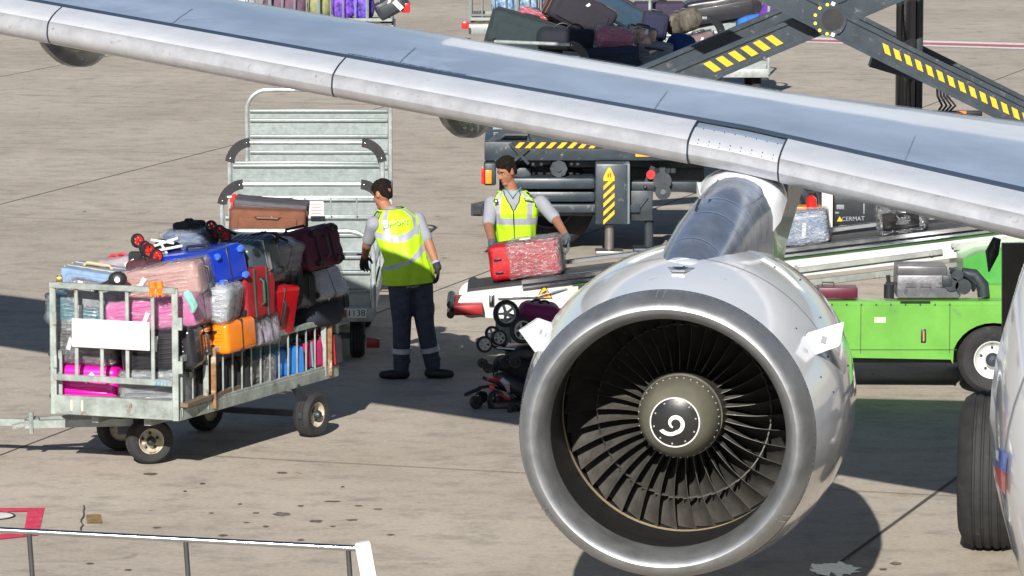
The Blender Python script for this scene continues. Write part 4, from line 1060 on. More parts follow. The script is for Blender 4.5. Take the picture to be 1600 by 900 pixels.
bm = B(); box(bm, None, (.18,.08,.01), mat=facing(at(622, 8, YB-.12), (1,0,-1), (1,0,1))); tag(obj('paper_tag', bm, WHITEP, None), 'white tag on the black suitcase at the end of the far railed cart', 'label')
bm = B(); bar(bm, (X_at(612, YB), YB+.3, .42), (X_at(735, YB), YB+.5, .32), .16, .07); bar(bm, (X_at(640, YB), YB+1.0, .42), (X_at(700, YB), YB+.6, .36), .07, .07)
obj('drawbar', bm, GALVL, tA)
bm = B(); box(bm, at(634, 12, YB), (.14,.1,.16), bev=.02); obj('tail_lamp', bm, RED, tA)
tB = railed_cart('pale railed cart at the top centre behind the dark bags', X_at(735, YB), X_at(1010, YB), YB+.2)
bm = B(); box(bm, at(727, 39, YB-.05), (.12,.08,.12), bev=.02); obj('tail_lamp', bm, RED, tB)
for (px, w, col, lab) in ((785,34,(.25,.4,.7),'blue and white patterned bag at the left in the top centre railed cart'),(822,36,(.3,.45,.62),'pale blue bag beside the patterned one in the top centre railed cart'),(858,30,(.12,.13,.2),'navy bag in the top centre railed cart behind the brown edged case')):
    s = scl(YB); bag('travel_bag', lab, 'bag', (X_at(px, YB+.5), YB+.6, .66+.26), w/s, .5, .5, M('bagcloth2_'+lab[:9], col, .8, var=.6, vs=9), 'duffel', wheels='', group=G3)

# low cart heaped with dark bags behind the wing
cC = cart('low galvanised cart heaped with dark bags just behind the wing', 1.22, 59.6, 63.8, 1.5, 1.55, 1.62, 1.35, 1.2, True, True, side=.95)
cC.location = (1.22, 61.7, 0); cC.rotation_euler = (0, 0, -R(27))
G4 = 'bags heaped on the low cart behind the wing'
def rb(name, label, cat, px, py, Y, w, h, d, mat, style='soft', roll=0, yaw=0, pitch=0, **k):
    p = at(px, py, Y); s = scl(Y, p.z); k.setdefault('wheels', ''); k.setdefault('grip', 'T')
    return bag(name, label, cat, p, w/s, h/s, d, mat, style, roll=R(roll), yaw=R(yaw), pitch=R(pitch), group=G4, **k)
rb('suitcase', 'big dark green grey suitcase at the left end of the low cart', 'suitcase', 822, 56, 61.4, 120, 62, .7, fabric('forest', (.02,.035,.04)), roll=-16)
rb('travel_bag', 'red bag in shiny plastic behind the dark green grey suitcase', 'bag', 838, 32, 61.8, 62, 30, .4, plastic('glossy_red', (.65,.02,.08), .2), 'duffel', roll=-22, wrap=True)
rb('suitcase', 'black rounded suitcase with brown piping leaning on the low cart', 'suitcase', 905, 20, 61.6, 104, 56, .45, fabric('noir', (.022,.02,.03)), 'soft', roll=-28, yaw=15, trim=M('brown_piping', (.2,.08,.05), .6))
rb('suitcase', 'dark blue suitcase sliding down from the top of the heap on the low cart', 'suitcase', 968, 18, 62.4, 130, 36, .5, fabric('petrol', (.02,.05,.085)), roll=-28)
rb('travel_bag', 'black soft bag lying under the brown piped suitcase', 'bag', 888, 62, 60.9, 100, 34, .5, fabric('ink', (.012,.014,.025)), 'duffel', roll=-4)
rb('travel_bag', 'crimson bag in plastic wrap in the middle of the low cart', 'bag', 960, 60, 60.8, 62, 38, .45, plastic('crimson', (.5,.02,.12), .3), 'duffel', roll=-6, wrap=True)
rb('travel_bag', 'tartan bag beside the crimson one on the low cart', 'bag', 1002, 56, 61.1, 44, 28, .4, M('tartan', (.5,.36,.3), .8, var=.8, vs=9), 'soft', roll=-12)
rb('travel_bag', 'navy bag with straps low at the front of the low cart', 'bag', 955, 92, 60.4, 84, 34, .5, fabric('deep_navy', (.012,.03,.06)), 'soft', roll=4, grip='F')
rb('suitcase', 'grey laptop case with dark corners, front of the low cart', 'suitcase', 1021, 84, 61.0, 58, 40, .25, plastic('laptop_grey', (.13,.17,.22), .4), 'hard', roll=-8, stripes=False, grip='F')
rb('travel_bag', 'royal blue bag beside the grey laptop case', 'bag', 1064, 76, 61.4, 50, 48, .45, fabric('royal', (.012,.04,.17)), 'duffel', roll=-6)
rb('travel_bag', 'dusty mauve bag at the right end of the low cart', 'bag', 1096, 72, 62.0, 46, 42, .4, fabric('dusty_mauve', (.16,.11,.12)), 'soft', roll=14)
rb('travel_bag', 'furry grey brown bundle on the right of the heap', 'bag', 1068, 34, 62.2, 58, 36, .4, M('fur', (.09,.08,.065), .95, var=.9, vs=10, bump=.9, bs=50, stretch=(1,1,.3)), 'duffel', roll=20)
rb('travel_bag', 'small dark blue rucksack left of the furry bundle', 'bag', 1022, 40, 61.8, 40, 42, .4, fabric('rucksack', (.015,.018,.05)), 'soft', roll=-10)
rb('suitcase', 'black suitcase at the bottom of the low cart under the heap', 'suitcase', 930, 112, 61.2, 150, 44, .7, plastic('core11', (.02,.022,.026)), 'hard')
rb('suitcase', 'dark suitcase at the bottom right of the low cart under the royal blue bag', 'suitcase', 1050, 112, 61.9, 110, 40, .6, plastic('core12', (.03,.03,.035)), 'hard')

cD = cart('galvanised cart stencilled 35 behind the low heaped cart', 2.9, 68.6, 71.6, 1.75, 1.95, 1.95, 1.05, 1.05, False, False)
fpd = [o for o in cD.children if o.name.startswith('front_panel')][0]
lettering('35', .22, facing((at(1128, 70, 68.5).x, 68.575, at(1128, 70, 68.5).z), (1,0,0), UP), M('stencil_blue', (.03,.08,.4), .6), fpd)
G5 = 'bags in the cart stencilled 35'
s = scl(69)
bag('travel_bag', 'black bag with white specks behind the furry bundle', 'bag', at(1030, 20, 69.4), 80/s, 34/s, .5, M('speckled_cloth', (.03,.02,.05), .8, var=.1, spots=.15, spcol=(.7,.6,.7), sps=30), 'soft', wheels='', group=G5)
bag('suitcase', 'black suitcases bundle under the arch of the cart stencilled 35', 'suitcase', at(1130, 14, 69.5), 120/s, 42/s, .6, plastic('core13', (.02,.02,.026)), 'soft', roll=R(10), wheels='', group=G5)
bag('travel_bag', 'bright blue bag at the right side of the cart stencilled 35', 'bag', at(1176, 36, 69.2), 52/s, 26/s, .4, fabric('bright_blue', (.03,.15,.5)), 'duffel', wheels='', group=G5, roll=R(12))
bag('travel_bag', 'purple ruffled bag hanging over the right post of the cart stencilled 35', 'bag', at(1200, 20, 68.8), 24/s, 44/s, .25, fabric('purple', (.12,.03,.3)), 'duffel', wheels='', group=G5, roll=R(-20))

# ================================================================== BELT LOADER
BL = thing('belt_loader', 'green and white belt loader with its long conveyor rising to the right behind the engine', 'belt loader', (3.4, 40.9, 0))
GREEN = M('lime_green_paint', (.13,.36,.055), .38, var=.10, vs=3, coat=.2, spots=.3, spcol=(.11,.27,.06), sps=5)
BWHITE = M('boom_white_paint', (.55,.56,.55), .35, var=.08, vs=5, coat=.2, spots=.25, spcol=(.4,.38,.34), sps=9)
BELT = M('rubber_belt', (.03,.03,.032), .7, var=.25, vs=16, bump=.3, bs=90)
YN, YF, YSK = 41.75, 42.5, -.12     # near and far edge at the nose; the boom comes nearer to the right
n0 = at(738, 452, YN); n0 = Vector((n0.x, 0, n0.z)); _q = at(1560, 352, 41.2); n1 = n0+(Vector((_q.x, 0, _q.z))-n0)*1.5     # belt surface, front and back end (x, z)
bd = (n1-n0).normalized(); bn = Vector((-bd.z, 0, bd.x))
def bp_(s, n=0., y=YN): p = n0+bd*s+bn*n; return Vector((p.x, y+YSK*s, p.z))
L_ = (n1-n0).length
def slab(bm, s0, s1, na, nb, y0, y1, bev=0.):
    a, b = (bp_(s0,(na+nb)/2,(y0+y1)/2)), (bp_(s1,(na+nb)/2,(y0+y1)/2)); bar(bm, a, b, abs(y1-y0), abs(nb-na), up=tuple(bn), bev=bev)
bm = B(); slab(bm, .0, L_, -.02, .004, YN+.05, YF-.05)
lathe(bm, [(0,.055),(.8,.055)], Matrix.Translation(bp_(0,-.05,YN+.05)), 24)
obj('belt', bm, BELT, BL)
bm = B()   # side frames: rounded nose plate, deep at the front
for y in (YN, YF-.03):
    P = [bp_(.03,-.26,y)] + [bp_(-.03-.12*math.sin(a), -.14+.12*math.cos(a)-.0, y) for a in [PI*(1-k/8.) for k in range(9)]] + [bp_(.3,-.02,y), bp_(.8,-.025,y), bp_(.95,-.25,y), bp_(.25,-.30,y)]
    poly(bm, P, (0,.03,0))
    slab(bm, .8, L_, -.03, -.24, y, y+.03)
obj('side_frame', bm, BWHITE, BL)
bm = B(); slab(bm, .45, L_, .035, -.01, YN-.04, YN-.005, .006); slab(bm, .45, L_, -.02, -.05, YN-.05, YN-.02, .006)
slab(bm, .7, L_, .07, .025, YF+.0, YF+.04, .006); obj('side_rail', bm, CHROME, BL)
bm = B(); slab(bm, .9, L_, -.055, -.075, YN-.02, YN-.005); obj('green_trim_strip', bm, M('dark_green_paint', (.012,.09,.015), .4), BL)
bm = B(); slab(bm, 2.4, L_, -.28, -.34, YN-.01, YN+.04, .005); bar(bm, bp_(2.8,-.18,YN-.02), bp_(4.2,-.17,YN-.02), .03, .05, bev=.005); bar(bm, bp_(4.3,-.14,YN-.02), bp_(5.4,-.13,YN-.02), .03, .06)
for s_, n_ in ((2.9,-.15),(4.1,-.17),(3.6,-.31),(4.3,-.12),(2.5,-.31),(5.0,-.13)): tube(bm, [bp_(s_,n_,YN-.03), bp_(s_,n_,YN-.05)], .022, 10)
obj('support_bar', bm, M('bare_aluminium', (.5,.52,.5), .3, .7, var=.15), BL)
bm = B()   # linkage and rollers under the front of the boom
for k in range(4): tube(bm, [bp_(1.05+k*.16,-.16,YN-.05), bp_(1.05+k*.16,-.16,YN+.2)], .04, 12)
bar(bm, bp_(.95,-.1,YN-.05), bp_(1.7,-.12,YN-.05), .04, .05); bar(bm, bp_(1.15,-.22,YN-.04), bp_(2.1,-.2,YN-.04), .05, .09); slab(bm, 1.0, 2.6, -.2, -.3, YN+.06, YF-.1)
obj('linkage', bm, DARKST, BL)
bm = B(); tube(bm, [bp_(.22,-.10,YN-.03), bp_(.6,-.13,YN-.03)], .012, 8); tube(bm, [bp_(.6,-.13,YN-.03), bp_(.85,-.09,YN-.03)], [.016,.004], 8); box(bm, bp_(.16,-.12,YN-.015), (.05,.03,.11), bev=.01); obj('latch_lever', bm, CHROME, BL)
# warning triangle
bm = B(); c = bp_(.64,-.10,YN-.008); poly(bm, [c+Vector((-.075,0,-.06)), c+Vector((.075,0,-.06)), c+Vector((0,0,.07))], (0,-.006,0)); wt = obj('warning_triangle', bm, M('triangle_rim', (.03,.03,.03), .5), BL)
bm = B(); poly(bm, [c+Vector((-.062,-.010,-.052)), c+Vector((.062,-.010,-.052)), c+Vector((0,-.010,.056))], (0,-.003,0)); obj('triangle_face', bm, M('triangle_orange', (.9,.4,.01), .5), wt)
bm = B(); bar(bm, c+Vector((-.025,-.016,-.02)), c+Vector((.02,-.016,.01)), .004, .014); box(bm, c+Vector((.012,-.016,-.028)), (.035,.004,.016), rot=(0,.4,0)); obj('triangle_symbol', bm, BLACKP, wt)
# red bumper with two rollers
bm = B(); c = at(728, 484, 41.6); box(bm, c+Vector((.02,.35,.0)), (.26,.75,.09), bev=.01, rot=(0,-.04,0)); bmp = obj('red_bumper', bm, M('bumper_red', (.33,.012,.012), .5, var=.2), BL)
for dz in (.035, -.055):
    bm = B(); tube(bm, [at(704,482,41.6)+Vector((0,-.02,dz)), at(704,482,41.6)+Vector((0,.7,dz))], .035, 14); obj('bumper_roller', bm, BLACKP, bmp)
# chassis
y0, y1 = 40.05, 40.35
def PX(px, py): p = at(px, py, y0); return (p.x, p.z)
xs = [(1215,466),(1600,468),(1720,468)]; 
gz = at(1400,468,y0).z; gb = at(1400,560,y0).z
bm = B()
xl, xw0, xw1 = at(1190,500,y0).x, at(1498,560,y0).x, at(1606,560,y0).x
wc = Vector(((xw0+xw1)/2, y0, .30)); 
outl = [(xl, gz-.02), (xl, gb+.02)] + [(xw0-.07, gb-.01), (xw0-.05, gb-.05)] 
outl += [(wc.x+.36*math.cos(a), .30+.33*math.sin(a)) for a in [PI-R(18)-(PI-R(36))*k/12 for k in range(13)]]
outl += [(xw1+.9, gb), (xw1+.9, gz-.02)]
poly(bm, [(x, y0, z) for x, z in outl], (0, .28, 0)); bmesh.ops.bevel(bm, geom=[e for e in bm.edges if all(abs(v.co.z-gz+.02) < .001 for v in e.verts)], offset=.03, segments=3, affect='EDGES')
chs = obj('chassis', bm, GREEN, BL)
bm = B()
for px in (1345, 1484): a, b_ = at(px, 474, y0-.002), at(px, 552, y0-.002); box(bm, (a+b_)/2, (.006,.004,abs(a.z-b_.z)))
a, b_ = at(1200, 546, y0-.002), at(1495, 547, y0-.002); box(bm, (a+b_)/2, (abs(b_.x-a.x),.004,.006))
obj('panel_seam', bm, M('green_seam', (.03,.09,.015), .6), chs)
bm = B()
for k in range(9): p = at(1300+k*23, 476, y0-.003); ball(bm, p, (.009,.004,.009), 6)
obj('bolt_row', bm, DARKST, chs)
bm = B(); p = at(1375, 500, y0-.003); box(bm, p, (.10,.004,.05)); obj('warning_decal', bm, M('pale_decal', (.5,.52,.4), .5), chs)
bm = B(); p = at(1443, 525, y0-.002); box(bm, p, (.045,.012,.12), bev=.005); rc = obj('handle_recess', bm, BLACKP, BL)
bm = B(); box(bm, p+Vector((0,-.008,0)), (.014,.01,.09)); obj('handle', bm, M('reflector_amber', (.5,.25,.1), .3), rc)
bm = B(); p = at(1430, 471, y0-.001); box(bm, p, (.26,.01,.012)); obj('vent_slot', bm, BLACKP, BL)
bm = B(); box(bm, (4.0, 40.95, .30), (5.2, .8, .18)); box(bm, (4.6, 41.3, .5), (3.2, .3, .3)); obj('underframe', bm, DARKST, BL)
bm = B(); bar(bm, (5.6,41.5,.4), (5.0,41.5,1.2), .08,.08); bar(bm, (2.2,41.6,.3), (1.7,41.6,.9), .08,.08); obj('lift_arm', bm, DARKST, BL)
cart_wheel(BL, (wc.x, y0+.12, .30), .30, .2, (0,-1,0), M('white_rim', (.62,.63,.62), .4, .1))
cart_wheel(BL, (wc.x, y0+1.7, .30), .30, .2, (0,1,0), M('white_rim', (.6,.6,.6)))
cart_wheel(BL, (1.9, y0+.3, .30), .30, .2, (0,-1,0), M('white_rim', (.6,.6,.6))); cart_wheel(BL, (1.9, y0+1.7, .30), .30, .2, (0,1,0), M('white_rim', (.6,.6,.6)))
# engine pack
GRYM = M('engine_grey', (.17,.17,.19), .42, .3, var=.3, vs=8, bump=.15, bs=40, spots=.3, spcol=(.06,.06,.06))
ex0, ex1 = at(1403,450,y0).x, at(1503,450,y0).x
bm = B(); box(bm, ((ex0+ex1)/2, y0+.3, gz+.10), (ex1-ex0, .4, .20), bev=.015); 
for k in range(3): box(bm, (ex0+.12+k*.13, y0+.095, gz+.115), (.09,.012,.035))
eng = obj('engine_pack', bm, GRYM, BL)
bm = B(); box(bm, ((ex0+ex1)/2-.06, y0+.28, gz+.235), (ex1-ex0-.12, .36, .085), bev=.014, seg=2); obj('engine_cover', bm, M('cover_grey', (.12,.12,.13), .35, .2, var=.15), eng)
bm = B()
for (x, z, r) in ((ex1-.03,.20,.05),(ex1-.08,.12,.06),(ex1+.02,.1,.07)): tube(bm, [(x, y0+.08, gz+z), (x, y0+.3, gz+z)], r, 14)
for k in range(5): tube(bm, [(ex1-.1+.03*k, y0+.1, gz+.26-.01*k), (ex1+.05+.02*k, y0+.12, gz+.2-.02*k), (ex1+.12, y0+.2, gz+.05)], .012, 8)
tube(bm, [(ex1+.02, y0+.2, gz+.2), (ex1+.12, y0+.2, gz+.19), (ex1+.2, y0+.2, gz+.1), (ex1+.21, y0+.2, gz)], .055, 14)
box(bm, (ex1-.12, y0+.09, gz+.15), (.09,.03,.1), bev=.01); obj('engine_hoses', bm, DARKST, eng)
bm = B(); p = at(1389, 452, y0+.1); tube(bm, [(p.x,p.y,gz), (p.x,p.y,gz+.12)], .045, 12); tube(bm, [(p.x,p.y,gz+.12), (p.x-.01,p.y,gz+.2)], .018, 8); box(bm, (p.x+.02,p.y,gz+.13), (.1,.04,.02)); obj('filler_valve', bm, BLACKP, BL)
bm = B(); p = at(1308, 458, y0+.2); box(bm, (p.x, p.y, gz+.045), (.34,.25,.09), bev=.008); tb_ = obj('toolbox', bm, M('oxblood_paint', (.10,.012,.03), .4), BL)
bm = B(); tube(bm, [(p.x-.13,p.y,gz+.085), (p.x-.13,p.y,gz+.125), (p.x-.03,p.y,gz+.125), (p.x-.03,p.y,gz+.085)], .006, 6); obj('handle', bm, BLACKP, tb_)
# raised green cowl at the rear
bm = B(); P = [(1505,448),(1505,405),(1530,396),(1700,372),(1700,448)]; poly(bm, [at(x, y, y0+.55) for x, y in P], (0,1.3,0)); obj('rear_cowl', bm, M('shaded_green_paint', (.06,.3,.05), .35, coat=.3), BL)  # shade on the cowl is put into this darker green
bm = B(); poly(bm, [at(x, y, y0+.35) for x, y in [(1538,470),(1538,446),(1700,446),(1700,470)]], (0,1.4,0)); obj('rear_panel', bm, GREEN, BL)

# bags on the belt
def on_belt(name, label, cat, s_, w, h, d, mat, style, **k):
    p = bp_(s_, .02+h/2, YN+.36); return bag(name, label, cat, p, w, h, d, mat, style, roll=math.atan2(bd.z, bd.x)*1.0, yaw=-.12, **k)
rs = on_belt('suitcase', 'red suitcase in torn clear wrap held by the worker at the foot of the belt', 'suitcase', .52, .64, .32, .42, fabric('signal_red', (.42,.002,.01), .4), 'soft', wheels='', grip='', pocket=False)
bm = B(); shell(bm, .50, .345, .45, .05, 4, .014, 3., 5.); bm.transform(Matrix.Translation((.085, 0, .165))); obj('plastic_wrap', bm, film_mat('pink_case_film', .46, .68), rs, world=False, smooth=60)
bm = B()
for z in (.08, .2): box(bm, (-.235, -.222, z), (.07,.02,.022), bev=.008)
obj('side_feet', bm, HANDLE, rs, world=False)
on_belt('suitcase', 'silver blue suitcase in clear wrap riding up the belt behind the engine pylon', 'suitcase', (at(1252,350,41.7).x+.36)/bd.x, .52, .27, .42, plastic('silver_blue', (.10,.2,.36), .25), 'soft', wheels='', grip='', pocket=False, wrap='white_film')
on_belt('travel_bag', 'black bag in glossy wrap high on the belt just under the wing', 'bag', (at(1412,340,41.6).x+.36)/bd.x, .42, .26, .42, plastic('gloss_black', (.012,.012,.014), .12), 'soft', wheels='', wrap=True)
bm = B(); p = WM[rs.name] @ Vector((-.02,-.232,.27)); box(bm, None, (.10,.07,.004), mat=facing(WM[rs.name] @ Vector((.02,-.1,.345)), (1,0,.12), (-.3,1,0))); obj('address_label', bm, WHITEP, rs)

# strollers stacked below the conveyor nose
SIL = M('silver_spokes', (.45,.46,.48), .3, .5)
G6 = 'strollers stacked under the conveyor nose'
def stl(label, px, py, Y): return thing('folded_stroller', label, 'stroller', tuple(at(px, py, Y)), 0, G6)
t = stl('folded stroller with two big silver spoked wheels, top of the stack', 800, 520, 39.9)
stroller_wheel(t, at(791, 490, 39.8), .118, (.35,-1,.12), RUBBER, SIL, 5, .04); stroller_wheel(t, at(816, 516, 39.6), .115, (.45,-1,.12), RUBBER, SIL, 5, .04)
bm = B(); tube(bm, [at(791,490,39.85), at(835,505,40.1), at(880,500,40.2)], .014, 8); tube(bm, [at(816,516,39.7), at(850,530,40.0), at(890,520,40.1)], .014, 8); box(bm, at(845,520,40.1), (.42,.3,.16), bev=.05, rot=(0,.1,0)); obj('frame', bm, BLACKP, t)
t = stl('folded stroller with small silver spoked wheels at the left of the stack', 780, 530, 39.7)
for (px, py, Y, r) in ((757,538,39.55,.072),(769,521,39.75,.065),(780,528,39.6,.07)): stroller_wheel(t, at(px, py, Y), r, (.3,-1,.15), RUBBER, SIL, 5, .03)
bm = B(); tube(bm, [at(757,538,39.6), at(800,548,39.8), at(840,550,39.9)], .013, 8); box(bm, at(825,552,39.95), (.4,.35,.14), bev=.05); obj('frame', bm, BLACKP, t)
bm = B(); tube(bm, [at(776,544,39.6), at(804,546,39.6)], .012, 8); obj('chrome_bar', bm, CHROME, t)
t = stl('folded black stroller in the middle of the stack, all in dark fabric', 800, 580, 39.6)
for (px, py, Y, r) in ((754,567,39.5,.045),(763,575,39.5,.045),(790,566,39.5,.055),(804,566,39.4,.055)): stroller_wheel(t, at(px, py, Y), r, (.3,-1,.15), BLACKP, BLACKP, 5, .04)
bm = B(); box(bm, at(815,580,39.8), (.5,.4,.2), bev=.07, rot=(0,.15,0)); tube(bm, [at(760,572,39.6), at(830,590,39.7)], .014, 8); obj('frame', bm, fabric('black', (.018,.018,.022)), t)
t = stl('folded stroller with red joints and a sideways handle at the bottom of the stack', 790, 620, 39.3)
for (px, py, Y, r) in ((744,628,39.25,.058),(752,620,39.4,.055),(775,625,39.3,.085),(803,640,39.1,.06)): stroller_wheel(t, at(px, py, Y), r, (.75,-1,.1), BLACKP, BLACKP, 5, .05)
bm = B(); tube(bm, [at(748,606,39.3), at(765,603,39.35), at(800,612,39.5), at(820,625,39.5)], .014, 8); tube(bm, [at(755,590,39.5), at(790,606,39.4), at(815,640,39.4)], .014, 8); box(bm, at(800,600,39.5), (.34,.3,.12), bev=.05, rot=(0,.5,0)); box(bm, at(790,632,39.4), (.3,.3,.1), bev=.04); obj('frame', bm, BLACKP, t)
bm = B(); tube(bm, [at(727,617,39.2), at(750,607,39.3)], .017, 8); obj('handle', bm, RUBBER, t)
bm = B(); box(bm, at(769,605,39.25), (.05,.03,.05), bev=.01); tube(bm, [at(762,592,39.3), at(790,594,39.4)], .012, 8); tube(bm, [at(775,612,39.3), at(800,628,39.35)], .012, 8); obj('red_joint', bm, M('red_plastic', (.6,.02,.02), .35), t)
bm = B(); tube(bm, [at(783,592,39.3), at(792,600,39.3), at(795,612,39.35)], [.02,.028,.012], 8); obj('cloth', bm, fabric('lilac', (.5,.42,.5)), t)
bag('travel_bag', 'purple bag with black straps lying on top of the stacked strollers', 'bag', at(843, 488, 40.1), .36, .17, .35, fabric('violet', (.22,.008,.10), .6), 'duffel', roll=R(-8), wheels='', grip='')
bag('travel_bag', 'dark bag hidden among the stacked strollers', 'bag', at(850, 610, 39.8), .45, .5, .4, fabric('black', (.018,.018,.022)), 'soft', wheels='', grip='')

# ================================================================== SCISSOR LIFT TRUCK
TK = thing('scissor_lift_truck', 'dark grey scissor lift truck with yellow hazard stripes behind the wing', 'truck', (3.4, 51.5, 0))
YT = 50.3
def pb(bm, x0, y0_, x1, y1_, Y=YT, d=.1, bev=.01, rot=(0,0,0)):
    a, b = at(x0, y0_, Y), at(x1, y1_, Y); box(bm, ((a.x+b.x)/2, Y+d/2, (a.z+b.z)/2), (abs(b.x-a.x), d, abs(a.z-b.z)), bev=bev, rot=rot)
def stripes(par, x0, y0_, x1, y1_, Y, n, lean=1, vertical=False, name='hazard_stripes'):
    bm = B(); a, b = at(x0, y0_, Y), at(x1, y1_, Y); w, h = b.x-a.x, a.z-b.z
    for k in range(n):
        if not vertical:
            p = w/n; x = a.x+p*k; sh = h*lean; poly(bm, [(x, Y-.002, b.z), (x+p*.5, Y-.002, b.z), (x+p*.5+sh, Y-.002, a.z), (x+sh, Y-.002, a.z)], (0,-.004,0))
        else:
            p = h/n; z = b.z+p*k; sh = w*lean*.8; poly(bm, [(a.x, Y-.002, z), (b.x, Y-.002, z+sh), (b.x, Y-.002, z+sh+p*.5), (a.x, Y-.002, z+p*.5)], (0,-.004,0))
    return obj(name, bm, YEL, par, smooth=0)
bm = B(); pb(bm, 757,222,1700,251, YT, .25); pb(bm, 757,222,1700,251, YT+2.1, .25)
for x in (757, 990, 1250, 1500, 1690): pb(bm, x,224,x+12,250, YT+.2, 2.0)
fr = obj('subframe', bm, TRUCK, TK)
bm = B(); pb(bm, 800,222,942,232, YT-.006, .01, .0); obj('stripe_backing', bm, BLACKP, fr); stripes(fr, 803,222.5,936,231.5, YT-.008, 8, 1.0)
bm = B(); pb(bm, 993,236,1022,245, YT-.01, .02, .002); obj('yellow_plate', bm, YEL, fr)
bm = B(); a = at(757,224,YT); 
bar(bm, at(765,222,YT+.1), at(789,204,YT+.1), .06,.05); bar(bm, at(826,222,YT+.1), at(832,200,YT+.1), .07,.05); bar(bm, at(785,205,YT+.1), at(900,205,YT+.1), .06,.05); pb(bm, 770,206,1000,224, YT+.3, .3)
obj('slider_bracket', bm, TRUCK, TK)
bm = B(); bar(bm, at(797,224,YT-.02), at(826,256,YT-.02), .05,.03); bar(bm, at(826,232,YT-.02), at(790,262,YT-.02), .04,.03); obj('diagonal_brace', bm, DARKST, TK)
# tail light box and bumper
bm = B(); pb(bm, 756,255,775,290, YT-.15, .3, .02); lb = obj('lamp_box', bm, DARKST, TK)
bm = B(); pb(bm, 752,262,757,288, YT-.17, .02, .003); obj('red_lamp', bm, RED, lb)
bm = B(); pb(bm, 758.5,266,768,287, YT-.17, .02, .003); obj('orange_lamp', bm, ORA, lb)
bm = B(); pb(bm, 745,320,1000,332, YT-.25, .12, .005)
bar(bm, at(745,328,YT-.9), at(790,318,YT+.3), .13,.13); obj('bumper', bm, TRUCK, TK)
bm = B(); box(bm, at(745,328,YT-.92)+Vector((0,-.02,0)), (.09,.02,.09)); obj('bumper_end', bm, BLACKP, TK)
# tanks / side guards
bm = B()
for (y0_, y1_, dd) in ((278,296,-.1),(299,316,-.02),(318,338,.05)): pb(bm, 800,y0_,930,y1_, YT+dd, .5, .03)
obj('side_tank', bm, TRUCK, TK)
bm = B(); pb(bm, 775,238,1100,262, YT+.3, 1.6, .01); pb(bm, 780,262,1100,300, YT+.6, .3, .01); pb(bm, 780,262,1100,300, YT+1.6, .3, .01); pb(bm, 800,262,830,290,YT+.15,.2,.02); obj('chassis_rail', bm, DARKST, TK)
def bigwheel(px, py, Y, r=.5, par=TK):
    c = at(px, py, Y); cart_wheel(par, (c.x, Y, r), r, .3, (0,-1,0), DARKST)
for px in (858, 1240, 1480): bigwheel(px, 330, YT+.45); bigwheel(px, 330, YT+2.0)
bm = B(); c = at(873, 264, YT-.02); tube(bm, [c, c+Vector((0,.3,0))], .095, 8); tube(bm, [c-Vector((0,.02,0)), c], .03, 10)
for x in (833, 846, 893, 903): ball(bm, at(x, 257, YT+.05), .024, 8)
obj('valve_block', bm, DARKST, TK)
# outrigger panel
bm = B(); pb(bm, 930,256,981,351, YT-.35, .3, .02); og = obj('outrigger_panel', bm, TRUCK, TK)
bm = B(); pb(bm, 974,256,984,350, YT-.34, .28, .004); obj('panel_edge', bm, M('edge_grey', (.14,.17,.19), .4), og)
stripes(og, 943,284,960,351, YT-.36, 5, 1.2, True)
bm = B(); a = at(952, 262, YT-.365); b1, b2 = at(943,276,YT-.365), at(960,276,YT-.365); b3, b4 = at(943,283,YT-.365), at(960,283,YT-.365)
poly(bm, [b3, b4, b2, a+Vector((.012,0,0)), a-Vector((.012,0,0)), b1], (0,-.006,0)); ws = obj('warning_sign', bm, YEL, og)
bm = B(); c = at(952, 274, YT-.374); box(bm, c+Vector((-.012,0,0)), (.012,.003,.04)); box(bm, c+Vector((.014,0,.005)), (.01,.003,.05)); obj('sign_symbol', bm, BLACKP, ws)
bm = B(); a = at(952, 351, YT-.2); tube(bm, [a, Vector((a.x, a.y, .06))], .05, 12); box(bm, (a.x, a.y, .03), (.3,.3,.05), bev=.01); obj('outrigger_leg', bm, M('leg_steel', (.25,.24,.22), .4, .7), TK)
bm = B(); pb(bm, 985,298,1020,345, YT-.2, .3, .01); a = at(1014, 345, YT-.1); tube(bm, [a, Vector((a.x,a.y,.08))], .05, 10); box(bm, (a.x, a.y, .04), (.34,.34,.07), bev=.01)
bar(bm, at(992,333,YT-.22), at(1012,308,YT-.22), .02,.02); bar(bm, at(1020,260,YT-.1), at(1000,310,YT-.1), .05); obj('jack_box', bm, DARKST, TK)
bm = B(); pb(bm, 985,284,1092,297, YT-.15, .2, .01); c = at(1035, 283, YT-.25); tube(bm, [c, c+Vector((0,.3,0))], .10, 16); c2_ = at(1036,300,YT-.3); tube(bm, [c2_, c2_+Vector((0,.2,0))], .085, 16)
for x in (1024, 1032, 1044, 1052): tube(bm, [at(x,263,YT-.1), at(x,270,YT-.1)], .03, 8)
bar(bm, at(1035,262,YT-.2), at(1036,300,YT-.2), .12,.06); obj('pivot_link', bm, DARKST, TK)
bm = B(); tube(bm, [c2_-Vector((0,.01,0)), c2_+Vector((0,.01,0))], .028, 12); ball(bm, at(1008, 291, YT-.2), .02, 8); obj('pivot_pin', bm, CHROME, TK)
bm = B(); tube(bm, [at(1017,273,YT-.2), at(1017,273,YT-.17)], .05, 14); obj('red_reflector', bm, RED, TK)
